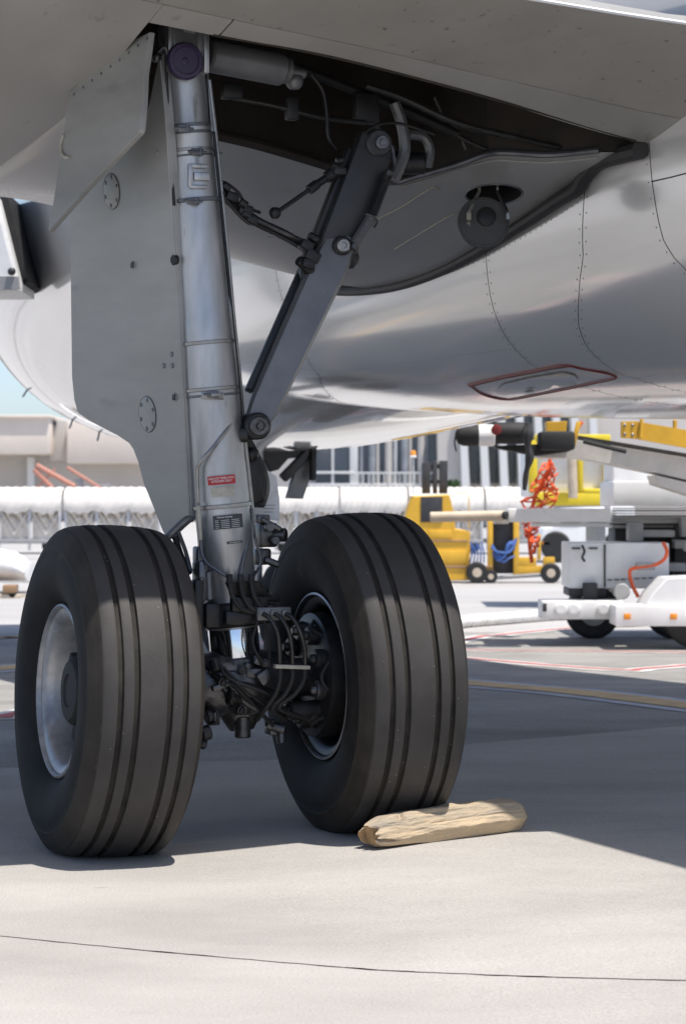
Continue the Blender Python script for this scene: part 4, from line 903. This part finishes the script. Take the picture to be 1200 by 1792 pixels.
for x0, y0, x1, y1 in ((1100,915,1125,948), (1120,928,1180,940), (1180,945,1230,960), (1192,905,1240,940), (1170,985,1200,1000)): pbox(mb, x0, y0, x1, y1, 23.0, .25, .012)
mb.cyl(q(1085,1035,22.45), q(1088,1035,22.3), .07); mb.cyl(q(1195,955,22.8), q(1240,955,22.8), .05); mb.build_split('machinery_block', 'grey_vehicle', bl)
# bumper bar with round bosses, fender with reflectors
mb = MB(); pbox(mb, 948, 1052, 1090, 1084, 22.2, .5, .012); bb = mb.build('rear_bumper', 'white_vehicle', bl)
for x in (981, 1003, 1055): mb = MB(); p = q(x,1066,22.2); mb.lathe(p, (0,-1,0), [(0,.06), (.02,.06), (.03,.045), (.03,.03)], 20); mb.build('bumper_boss', 'white_vehicle', bb)
mb = MB(); pbox(mb, 949, 1056, 956, 1070, 22.19, .02, .003); mb.build('bumper_plate', 'dark_machine', bb)
mb = MB(); pbox(mb, 1076, 1060, 1330, 1096, 21.7, .5, .012); sb = mb.build('side_skirt', 'white_vehicle', bl)
for x in (1097, 1178): mb = MB(); pbox(mb, x-6, 1074, x+6, 1084, 21.69, .03, .004); mb.build('amber_reflector', 'amber', sb)
mb = MB(); Pn = [q(1128,1062,21.75), q(1140,1040,21.75), q(1165,1012,21.75), q(1330,1005,21.75), q(1330,1062,21.75)]; mb.slab(Pn, (0,1,0), .7, .015); mb.build('fender', 'white_vehicle', bl)
for x, yb, Y, r in ((1036,1114,23.6,.24), (1222,1139,21.9,.30), (1178,1116,23.6,.26)):
    c = at(x, yb, Y)-BO; c.z = r; mb = MB(); mb.lathe(c-Vector((0,.12,0)), (0,1,0), [(0,r*.55), (.0,r*.85), (.03,r), (.21,r), (.24,r*.85), (.24,r*.5)], 32); wl = mb.build('wheel', 'black_rubber', bl)
    mb = MB(); mb.lathe(c-Vector((0,.125,0)), (0,1,0), [(0,r*.2), (.0,r*.5), (.05,r*.52)], 20); mb.build('wheel_rim', 'grey_vehicle', wl)
# boom
def qb(px, py, Y): return at(px, py, Y)-BO
mb = MB(); A = [qb(940,797,22.2), qb(1000,790,22.2), qb(1330,836,22.2), qb(1330,905,22.2), qb(1150,852,22.2), qb(1142,832,22.2), qb(1010,800,22.2), qb(960,797,22.2)]
mb.slab([qb(938,792,22.2), qb(960,778,22.2), qb(1010,770,22.2), qb(1330,822,22.2), qb(1330,870,22.2), qb(1150,828,22.2), qb(1020,802,22.2), qb(940,800,22.2)], (0,1,0), .7, .01); boom = mb.build('boom_frame', 'belt_tray', bl)
mb = MB(); mb.slab([qb(1145,832,22.19), qb(1330,875,22.19), qb(1330,905,22.19), qb(1150,848,22.19)], (0,1,0), .6, .01); mb.build('boom_tray', 'belt_tray', boom)
mb = MB(); mb.slab([qb(1012,762,22.3), qb(1330,815,22.3), qb(1330,824,22.3), qb(1010,773,22.3)], (0,1,0), .7, .005); mb.build('belt', 'black_rubber', boom)
mb = MB(); mb.slab([qb(1086,738,22.1), qb(1112,737,22.1), qb(1330,775,22.1), qb(1330,808,22.1), qb(1112,768,22.1), qb(1086,766,22.1)], (0,1,0), .06, .006); rl = mb.build('yellow_rail', 'yellow_paint', boom)
for x, y in ((1092,744), (1106,744), (1092,760), (1106,761)): mb = MB(); mb.lathe(qb(x,y,22.1), (0,-1,0), [(0,.014), (.008,.014), (.012,.008)], 8); mb.build('rail_bolt', 'pipe_steel', rl)
mb = MB(); mb.cyl(qb(1122,733,22.08), qb(1120,765,22.08), .016); mb.cyl(qb(1180,735,22.5), qb(1180,765,22.5), .02); mb.build_split('rail_post', 'yellow_paint', boom)
mb = MB(); mb.slab([qb(955,738,22.1), qb(992,737,22.1), qb(990,756,22.1), qb(956,762,22.1)], (0,1,0), .2, .006); mb.build('yellow_end_plate', 'yellow_paint', boom)
mb = MB(); mb.bar(qb(1012,738,22.0), qb(1002,780,22.0), .04, .03, (1,0,0), .006); mb.build('yellow_lever', 'yellow_paint', boom)
mb = MB(); mb.bar(qb(1018,738,22.02), qb(1008,752,22.02), .03, .03, (1,0,0), .005); mb.build('red_lever', 'orange_plastic', boom)
mb = MB(); mb.lathe(qb(797,762,21.9), Vector((1,0,.0)), [(0,.03), (.02,.07), (.06,.088), (.19,.09)], 24); ro = mb.build('belt_roller', 'black_rubber', boom)
mb = MB(); mb.lathe(qb(836,762,21.9), Vector((1,0,0)), [(0,.088), (.01,.09), (.13,.09), (.14,.08)], 24); mb.build('roller_band', 'white_vehicle', boom)
mb = MB(); mb.lathe(qb(864,758,21.9), Vector((1,0,0)), [(0,.08), (.02,.09), (.2,.092), (.3,.09), (.32,.06)], 24); pb = (qb(868,775,21.9)); mb.slab([qb(865,780,21.95), qb(1000,775,21.95), qb(996,790,21.95), qb(940,798,21.95), qb(868,784,21.95)], (0,1,0), .3, .01); mb.box(qb(972,772,22.0), (.3,.3,.16), bev=.03); mb.build('drive_motor', 'black_rubber', boom)
mb = MB(); mb.lathe(qb(868,752,21.78), Vector((0,-1,0)), [(0,.045), (.01,.045), (.015,.03)], 18); mb.build('red_button', 'red_paint', boom)
mb = MB(); mb.tube([qb(798,755,21.9), qb(795,775,21.88), qb(798,790,21.88)], .008, 6, 4); mb.build('roller_hook', 'dark_machine', boom)
mb = MB(); mb.tube([qb(924,740,21.7), qb(922,770,21.7), qb(926,800,21.72), qb(920,828,21.75), qb(917,857,21.8)], .02, 8, 6, radii=lambda t: .03+.03*math.sin(t*9)**2*(1-t)-.012*t); mb.build('hanging_strap', 'dark_machine', boom)
mb = MB(); mb.tube([qb(1020,772,22.05), qb(1060,782,22.05), qb(1095,790,22.05)], .02, 8, 4); mb.build('boom_hose', 'black_rubber', boom)
# ================================================================== orange cargo net
mb = MB(); rnd = random.Random(5); Yn = 23.6
outl = [(962,806), (973,812), (972,850), (976,885), (938,893), (910,886), (918,868), (932,855), (938,835), (950,815)]
def span(y, poly):
    xs = []
    for i in range(len(poly)):
        (xa, ya), (xb, yb) = poly[i-1], poly[i]
        if (ya > y) != (yb > y): xs.append(xa+(xb-xa)*(y-ya)/(yb-ya))
    return (min(xs), max(xs)) if len(xs) > 1 else None
for poly, y0, y1, st_, nc in ((outl, 808, 890, 10.0, 4), ([(914,890), (946,890), (941,930), (939,958), (931,978), (925,945), (916,915)], 893, 972, 9.0, 3)):
    grid = []; y = y0
    while y < y1:
        s_ = span(y, poly)
        if s_: grid.append([at(lerp(s_[0], s_[1], c/(nc-1))+rnd.uniform(-3,3), y+rnd.uniform(-4,4), Yn+rnd.uniform(-.1,.1)) for c in range(nc)])
        y += st_
    for i, row in enumerate(grid):
        for c in range(nc):
            for di, dc in ((0,1), (1,0), (1,1), (1,-1)):
                if i+di < len(grid) and 0 <= c+dc < nc and rnd.random() < (.85 if di != dc else .35):
                    p0, p1 = row[c], grid[i+di][c+dc]; m_ = (p0+p1)/2+Vector((rnd.uniform(-.025,.025), rnd.uniform(-.04,.04), rnd.uniform(-.03,.01)))
                    mb.tube([p0, m_, p1], .009, 5, 3)
mb.tube([at(962,800,Yn), at(958,830,Yn), at(935,870,Yn), at(926,940,Yn), at(930,985,Yn)], .02, 6, 4)
tag(mb.build('cargo_net', 'orange_plastic'), 'bright orange strap net hanging in a tangle beside the white beam', 'net')
# ================================================================== yellow framed container
Yc = 30.0; ct = empty('framed_container', 'white container with bright yellow frame behind the belt loader', 'container', (at(1010,0,Yc).x, Yc, 0)); BO = Vector(ct.location)
mb = MB(); pbox(mb, 925, 780, 1060, 870, Yc+.1, 1.5, .02); cb = mb.build('container_body', 'white_vehicle', ct)
for x0, y0, x1, y1, nm in ((935,862,1068,885,'bottom_rail'), (1055,770,1068,862,'corner_post'), (1010,770,1020,862,'door_post'), (925,770,940,862,'corner_post'), (935,760,1068,775,'top_rail'), (1020,855,1055,864,'door_sill')):
    mb = MB(); pbox(mb, x0, y0, x1, y1, Yc, .15, .02); mb.build(nm, 'bright_yellow', ct)
mb = MB(); mb.cyl(at(1000,800,Yc-.1)-BO, at(1002,872,Yc-.1)-BO, .055, seg=14); mb.build('rolled_curtain', 'beige_pipe', ct)
mb = MB()
for x in (945, 1058): pbox(mb, x, 885, x+10, 922, Yc, .1, .01)
mb.build_split('support_leg', 'grey_vehicle', ct)
mb = MB(); mb.box((.28,.8,.62), (.12,1.2,.85), bev=.02); mb.box((.0,.8,1.06), (.9,1.4,.1), bev=.02); mb.build('container_dolly', 'grey_vehicle', ct)
for x in (.2, .36): mb = MB(); mb.lathe((x,.3,.13), (1,0,0), [(0,.06), (0,.11), (.02,.13), (.08,.13), (.1,.11)], 16); mb.build('wheel', 'black_rubber', ct)
# ================================================================== yellow pallet truck with mast and beacon
Yt = 38.8; tk = empty('yellow_tug', 'yellow industrial truck with black mast and amber beacon', 'truck', (at(775,0,Yt).x, Yt, 0)); BO = Vector(tk.location)
def ql(px, py, Y=Yt): return at(px, py, Y)-BO
mb = MB(); mb.slab([ql(703,1016), ql(703,928), ql(712,890), ql(720,868), ql(786,865), ql(796,905), ql(796,925), ql(822,930), ql(822,998), ql(862,998), ql(866,1016)], (0,1,0), 1.1, .02); tb = mb.build('truck_body', 'yellow_paint', tk)
for x0, y0, x1, y1, m_, nm in ((736,869,774,914,'dark_machine','rear_window'), (748,945,818,948,'cargo_tan','body_groove'), (748,963,816,986,'yellow_paint','body_panel'), (750,928,790,942,'yellow_paint','body_panel'), (704,990,860,994,'cargo_tan','body_groove')):
    mb = MB(); pbox(mb, x0, y0, x1, y1, Yt-.02, .06, .008); mb.build(nm, m_, tb)
mb = MB()
for x, w in ((738,15), (757,8), (768,15)): pbox(mb, x, 806+(x == 738)*4, x+w, 864, Yt+.3, .15, .01)
pbox(mb, 740, 812, 782, 820, Yt+.35, .2, .01); pbox(mb, 742, 840, 780, 846, Yt+.35, .2, .01); mb.build_split('mast_rail', 'dark_machine', tk)
mb = MB(); mb.cyl(ql(723,866), ql(723,802), .012); bp_ = mb.build('beacon_pole', 'post_grey', tk)
mb = MB(); mb.lathe(ql(722.5,801), (0,0,1), [(0,.05), (.02,.055), (.03,.045)], 14); mb.build('beacon_base', 'white_vehicle', bp_)
mb = MB(); mb.lathe(ql(722.5,797), (0,0,1), [(0,.045), (.05,.043), (.07,.03), (.075,.01)], 14); mb.build('beacon', 'amber', bp_)
def truck_wheel(px, py, r, par, Y):
    c = at(px, py, Y)-BO; c.z = r; mb = MB(); mb.lathe(c-Vector((0,.06,0)), (0,1,0), [(0,r*.5), (0,r*.86), (.02,r), (.14,r), (.16,r*.86)], 24); w_ = mb.build('wheel', 'black_rubber', par)
    mb = MB(); mb.lathe(c-Vector((0,.065,0)), (0,1,0), [(0,r*.15), (0,r*.42), (.03,r*.5)], 16); mb.build('wheel_hub', 'beige_pipe', w_)
truck_wheel(834, 1002, .16, tk, Yt-.1); truck_wheel(730, 1002, .16, tk, Yt-.1)
for k in range(5):
    mb = MB(); mb.tube([ql(822+k*5,948+(k%2)*6,Yt-.05), ql(826+k*5,965,Yt-.08), ql(822+k*6,985,Yt-.05)], .012, 6, 3); mb.build('blue_strap', 'blue_strap', tk)
mb = MB(); mb.cyl(ql(790,870), ql(792,865), .01); mb.tube([ql(820,925), ql(820,870), ql(816,862), ql(795,862)], .01, 6); mb.build('cab_rail', 'yellow_paint', tk)
lt = empty('lift_cart', 'yellow framed lift cart with dark panel and blue straps beside the yellow truck', 'cart', (at(915,0,Yt).x, Yt, 0)); BO = Vector(lt.location)
mb = MB()
for x0, y0, x1, y1 in ((853,905,862,1008), (898,905,908,1008), (853,900,908,908), (940,935,946,980), (905,990,970,1006), (905,975,938,992), (950,975,970,1000)): pbox(mb, x0, y0, x1, y1, Yt, .12, .012)
lf = mb.build_split('cart_frame_bar', 'yellow_paint', lt)
mb = MB(); pbox(mb, 860, 912, 899, 1004, Yt+.12, .5, .02); mb.build('dark_panel', 'dark_machine', lt)
rb = random.Random(9)
for k in range(5): mb = MB(); mb.tube([ql(rb.uniform(858,870),rb.uniform(950,972)), ql(rb.uniform(872,884),rb.uniform(955,985),Yt-.05), ql(rb.uniform(884,894),rb.uniform(950,985),Yt-.06), ql(rb.uniform(896,905),rb.uniform(938,985))], .013+.008*(k%2), 6, 4); mb.build('blue_strap', 'blue_strap', lt)
mb = MB(); mb.cyl(ql(868,1011), ql(960,1005), .03); mb.build('fork_bar', 'pipe_steel', lt)
truck_wheel(963, 994, .15, lt, Yt-.05); truck_wheel(858, 1004, .1, lt, Yt-.05)
# ================================================================== covered baggage carts in a row
Yb = 60.0
def cart(px0, px1, sideP, label):
    x0, x1 = at(px0,0,Yb).x, at(px1,0,Yb).x; W = x1-x0; cx = (x0+x1)/2
    t = empty('baggage_cart', label, 'cart', (cx, Yb, 0), 0, 'covered baggage carts in a row by the terminal')
    mb = MB(); rows = []; n = 36
    for i in range(n+1):
        x = (i/n-.5)*W; sag = .03*math.sin(i*1.9)+.03*noise.noise(Vector((x*2, px0, 0)))
        bay = abs(math.sin(math.pi*i/n*3)); row = []
        for k, (y, z) in enumerate(((-.02,.98-.09*bay), (-.06,1.05-.05*bay), (-.05,1.2), (.02,1.33), (.2,1.43), (.7,1.5), (1.2,1.43), (1.4,1.3))): row.append(Vector((x, y+.02*noise.noise(Vector((x*3, k, px0))), z+sag*(.4 if k > 2 else .8))))
        rows.append(row)
    mb.ring_loft(rows, closed=False); mb.build('canopy_roof', 'canopy', t, smooth=70, fixn=False)
    for k in range(4):
        x = (k/3-.5)*(W-.08); mb = MB(); mb.box((x, .04, .55), (.06,.06,1.0), bev=.008); mb.build('post', 'post_grey', t)
    for k in range(3):
        xa, xb = (k/3-.5)*W+.05, ((k+1)/3-.5)*W-.05; mb = MB(); rows = []
        for i in range(15):
            f = i/14; x = lerp(xa, xb, f); rows.append([Vector((x, .12+.04*math.sin(f*15+z*2)*(1.1-z), lerp(.28, 1.02, z/6)-.05*math.sin(math.pi*f)*(z == 0))) for z in range(7)])
        mb.ring_loft(rows, closed=False); mb.build('curtain', 'curtain', t, smooth=70)
        for s in (0, 1):
            mb = MB(); top = Vector((xa if s else xb, .07, .95)); mb.tube([top, Vector((lerp(xa, xb, .5), .06, .42))], .02, 5); mb.build('curtain_fold', 'canopy', t)
    mb = MB(); mb.box((0,.7,.26), (W,1.4,.1), bev=.02); mb.build('cart_floor', 'grey_vehicle', t)
    for x in (-.36*W, .36*W):
        mb = MB(); mb.lathe((x,.1,.16), (0,1,0), [(0,.1), (0,.14), (.02,.16), (.1,.16), (.12,.14)], 18); mb.build('wheel', 'black_rubber', t)
wh = ['leftmost white covered baggage cart, cut by the left picture edge', 'white covered baggage cart just left of the gear door', 'white covered baggage cart seen between gear leg and right tyre', 'white covered baggage cart above the right tyre, left of the yellow truck', 'white covered baggage cart behind the yellow truck', 'white covered baggage cart right of the yellow truck, behind the orange net']
for k, (a_, b_) in enumerate([(-58,108), (112,282), (480,592), (596,712), (716,846), (850,968)]): cart(a_, b_, 0, wh[k])
# ================================================================== flat dolly with wrapped cargo (left edge) and a far van
Yd = 33.0; dl_ = empty('cargo_dolly', 'low flat dolly with white wrapped cargo at the left picture edge', 'dolly', (at(0,0,Yd).x, Yd, 0)); BO = Vector(dl_.location)
mb = MB(); pbox(mb, -120, 1040, 36, 1049, Yd, 1.3, .01); mb.build('dolly_bed', 'beige_pipe', dl_)
mb = MB(); n = 14; rings = []
for i in range(n+1):
    f = i/n; x = lerp(-.82, .30, f); rings.append([Vector((x, .1+1.0*(.5-.5*math.cos(a2))+.03*noise.noise(Vector((x*5, a2*2, 0))), .2+.22*max(0, 1+math.sin(a2*1.0))*(1+.25*noise.noise(Vector((x*3, a2, 4))))*(math.sin(math.pi*(.12+.8*f))**.4))) for a2 in [2*math.pi*k/18 for k in range(18)]])
mb.ring_loft(rings); mb.build('wrapped_cargo', 'hose_white', dl_, smooth=60)
mb = MB(); pbox(mb, 5, 1024, 28, 1038, Yd-.02, .3, .01); pbox(mb, -40, 1020, -8, 1038, Yd-.02, .3, .01); mb.build_split('brown_crate', 'cargo_tan', dl_)
for px in (-90, -40, 22): mb = MB(); c = at(px,1050,Yd)-BO; c.z = .055; mb.lathe(c, (0,1,0), [(0,.03), (0,.045), (.015,.055), (.06,.055), (.07,.04)], 14); mb.build('wheel', 'black_rubber', dl_)
Yv = 52.0; vn = empty('parked_van', 'white van parked far behind between the orange net and the white loader', 'van', (at(1000,0,Yv).x, Yv, 0)); BO = Vector(vn.location)
mb = MB(); mb.slab([ql(945,972,Yv), ql(944,940,Yv), ql(952,925,Yv), ql(975,918,Yv), ql(990,890,Yv), ql(1110,886,Yv), ql(1112,972,Yv)], (0,1,0), 1.8, .05); vb = mb.build('van_body', 'white_vehicle', vn)
mb = MB(); mb.slab([ql(980,916,Yv-.02), ql(991,896,Yv-.02), ql(1015,895,Yv-.02), ql(1015,916,Yv-.02)], (0,1,0), .03, .005); mb.build('side_window', 'glass_dark', vb)
mb = MB(); pbox(mb, 948, 948, 962, 954, Yv-.03, .05, .01); mb.build('headlamp', 'amber', vb)
for x in (972, 1080): mb = MB(); c = at(x,970,Yv)-BO; c.z = .3; mb.lathe(c-Vector((0,.03,0)), (0,1,0), [(0,.15), (0,.26), (.03,.3), (.2,.3), (.22,.26)], 22); mb.build('wheel', 'black_rubber', vn)
# ================================================================== boarding bridge by the forward fuselage
Yj = 19.0; jb_ = empty('boarding_bridge', 'white boarding bridge cab with black bellows against the forward fuselage', 'boarding bridge', (at(0,0,Yj).x, Yj, 0)); BO = Vector(jb_.location)
mb = MB(); mb.slab([ql(-700,300,Yj), ql(-3,345,Yj), ql(36,498,Yj), ql(36,508,Yj), ql(-700,520,Yj)], (0,1,0), .9, .03); cabb = mb.build('bridge_cab', 'white_vehicle', jb_)
mb = MB(); mb.slab([ql(-2,338,Yj+.2), ql(14,338,Yj+.2), ql(50,492,Yj+.2), ql(38,498,Yj+.2)], (0,1,0), .9, .03); mb.build('bellows', 'black_rubber', jb_)
mb = MB(); mb.slab([ql(-700,470,Yj-.03), ql(33,484,Yj-.03), ql(36,506,Yj-.03), ql(-700,520,Yj-.03)], (0,1,0), .03, .005); mb.build('cab_skirt', 'grey_vehicle', cabb)
mb = MB(); mb.ball(ql(21,475,Yj-.04), .03); mb.build('cab_lamp', 'dark_machine', cabb)
c = at(-500,0,Yj+1.2)-BO; mb = MB(); mb.box((c.x,1.2,1.65), (.5,.5,3.3), bev=.03); mb.box((c.x,1.2,.25), (1.6,2.4,.5), bev=.08); mb.build('bridge_column', 'post_grey', jb_)
# ================================================================== terminal buildings
YT = 140.0; tb_ = empty('terminal_building', 'beige low terminal with projecting upper blocks at the left', 'building', (at(60,0,YT).x, YT, 0)); BO = Vector(tb_.location)
def zpx(py, Y): return at(0, py, Y).z
mb = MB(); x0, x1 = at(-700,0,YT).x-BO.x, at(460,0,YT).x-BO.x; mb.box(((x0+x1)/2, 10.5, zpx(768,YT)/2), (x1-x0, 20, zpx(768,YT)-.05), bev=.05); wl_ = mb.build('lower_wall', 'wall_grey', tb_)
mb = MB(); pbox(mb, -700, 729, 87, 795, YT-2, 10, .08); mb.build('upper_block', 'wall_beige', tb_)
mb = MB(); pbox(mb, 87, 735, 117, 806, YT, 10, .05); mb.build('recess_wall', 'wall_grey', tb_)
mb = MB(); pbox(mb, 117, 738, 470, 811, YT-1, 10, .08); mb.build('upper_block', 'wall_beige', tb_)
mb = MB(); pbox(mb, -700, 726, 89, 731, YT-2.2, 10, .03); mb.build('parapet', 'wall_beige', tb_)
mb = MB(); pbox(mb, 48, 800, 60, 860, YT-.4, .5, .03); mb.build('downpipe', 'mullion', tb_)
mb = MB()
pbox(mb, 87, 736, 98, 744, YT-.5, .5, .03); mb.build('wall_lamp', 'dark_machine', tb_)
st = empty('steel_stair', 'salmon coloured diagonal stair rails in front of the beige terminal', 'stair', (at(120,0,YT-8).x, YT-8, 0)); BO = Vector(st.location)
for (xa, ya, xb, yb), r in (((64,814,132,852),.13), ((60,822,92,854),.13), ((64,856,98,820),.06), ((118,818,176,854),.08)):
    mb = MB(); mb.cyl(ql(xa, ya, YT-8), ql(xb, yb, YT-8), r, seg=10); mb.build('stair_rail', 'salmon_steel', st)
mb = MB(); pbox(mb, 40, 852, 200, 858, YT-8, 1, .02); pbox(mb, 132, 838, 146, 852, YT-8, .4, .05); pbox(mb, 176, 848, 192, 854, YT-8, .4, .05); pbox(mb, 60, 858, 66, 913, YT-8, .3, .02); pbox(mb, 180, 858, 186, 913, YT-8, .3, .02); mb.build_split('stair_landing', 'grey_vehicle', st)
# glazed terminal on the right
YG = 110.0; gt = empty('glass_terminal', 'terminal front with dark curtained windows and slanted white fins under the belly', 'building', (at(800,0,YG).x, YG, 0)); BO = Vector(gt.location)
mb = MB(); x0, x1 = at(470,0,YG).x-BO.x, at(1500,0,YG).x-BO.x; mb.box(((x0+x1)/2, 10, 3.6), (x1-x0, 16, 7.1), bev=.05); gw = mb.build('wall', 'wall_grey', gt)
def win(xa, xb, ya=700, yb=846):
    mb = MB(); pbox(mb, xa, ya, xb, yb, YG+1.9, .05, 0); w_ = mb.build('window', 'drape', gt)
    mb = MB(); pbox(mb, xa, ya, xb, yb, YG+1.7, .03, 0); mb.build('pane', 'glass_dark', w_)
    return w_
wall_f = [(470,552), (752,800), (880,884)]
for xa, xb in ((552,580), (583,612), (626,690), (692,766), (812,842), (847,872), (878,900), (905,935), (940,968), (975,1000)): win(xa, xb)
mb = MB()
for x in (580, 612, 690): pbox(mb, x, 690, x+(14 if x == 612 else 4), 852, YG+1.6, .3, .01)
pbox(mb, 540, 825, 620, 829, YG+1.55, .2, .01); pbox(mb, 540, 846, 770, 852, YG+1.5, .5, .01); mb.build_split('mullion', 'mullion', gt)
for k in range(16): mb = MB(); pbox(mb, 626+k*9, 828, 627.5+k*9, 850, YG+1.2, .06, 0); mb.build('rail_bar', 'mullion', gt)
mb = MB(); pbox(mb, 620, 826, 770, 829, YG+1.2, .08, 0); mb.build('handrail', 'mullion', gt)
for k in range(14): 
    x = 632+k*9.5; mb = MB(); a_, b_ = ql(x,700,YG+1.62), ql(x,846,YG+1.62); w_ = .06+.09*((k*7) % 3)/2
    if k % 3 != 1: mb.cyl(a_, b_, w_, seg=8); mb.build('curtain_fold', 'wall_grey' if k % 2 else 'drape', gt)
for x in (770, 800, 835, 868, 900, 932, 964, 996, 1028):
    mb = MB(); mb.slab([ql(x+2,700,YG), ql(x+14,700,YG), ql(x+22,856,YG), ql(x+8,856,YG)] if x > 780 else [ql(764,700,YG+.4), ql(812,700,YG+.4), ql(816,856,YG+.4), ql(766,856,YG+.4)], (0,1,0), 1.4, .04); mb.build('slanted_fin' if x > 780 else 'wall_panel', 'mullion' if x > 780 else 'wall_grey', gt)
def bush(px, py, Y, r, label):
    t = empty('shrub', label, 'plant', (at(px,0,Y).x, Y, 0), 0); rn = random.Random(px); mb = MB()
    z0 = 1.27+(870-py)/F*Y
    for k in range(160):
        d_ = Vector((rn.gauss(0,1), rn.gauss(0,1), rn.gauss(0,1))).normalized()*r*rn.random()**.4; c = Vector((d_.x*1.3, d_.y, z0+d_.z)); n = Vector((rn.gauss(0,1), rn.gauss(0,1), rn.gauss(0,1))).normalized(); x, y, _ = mb.frame(n)
        mb.add([c-x*.12, c-y*.06, c+x*.12, c+y*.06], [(0,1,2,3)])
    mb.build('crown', 'leaf', t, smooth=0); mb = MB(); mb.cyl((0,0,0), (0,0,z0), .05, .03, 8); mb.build('trunk', 'cargo_tan', t)
bush(790, 848, YG-2, .28, 'small green shrub in front of the glass terminal behind the mast')
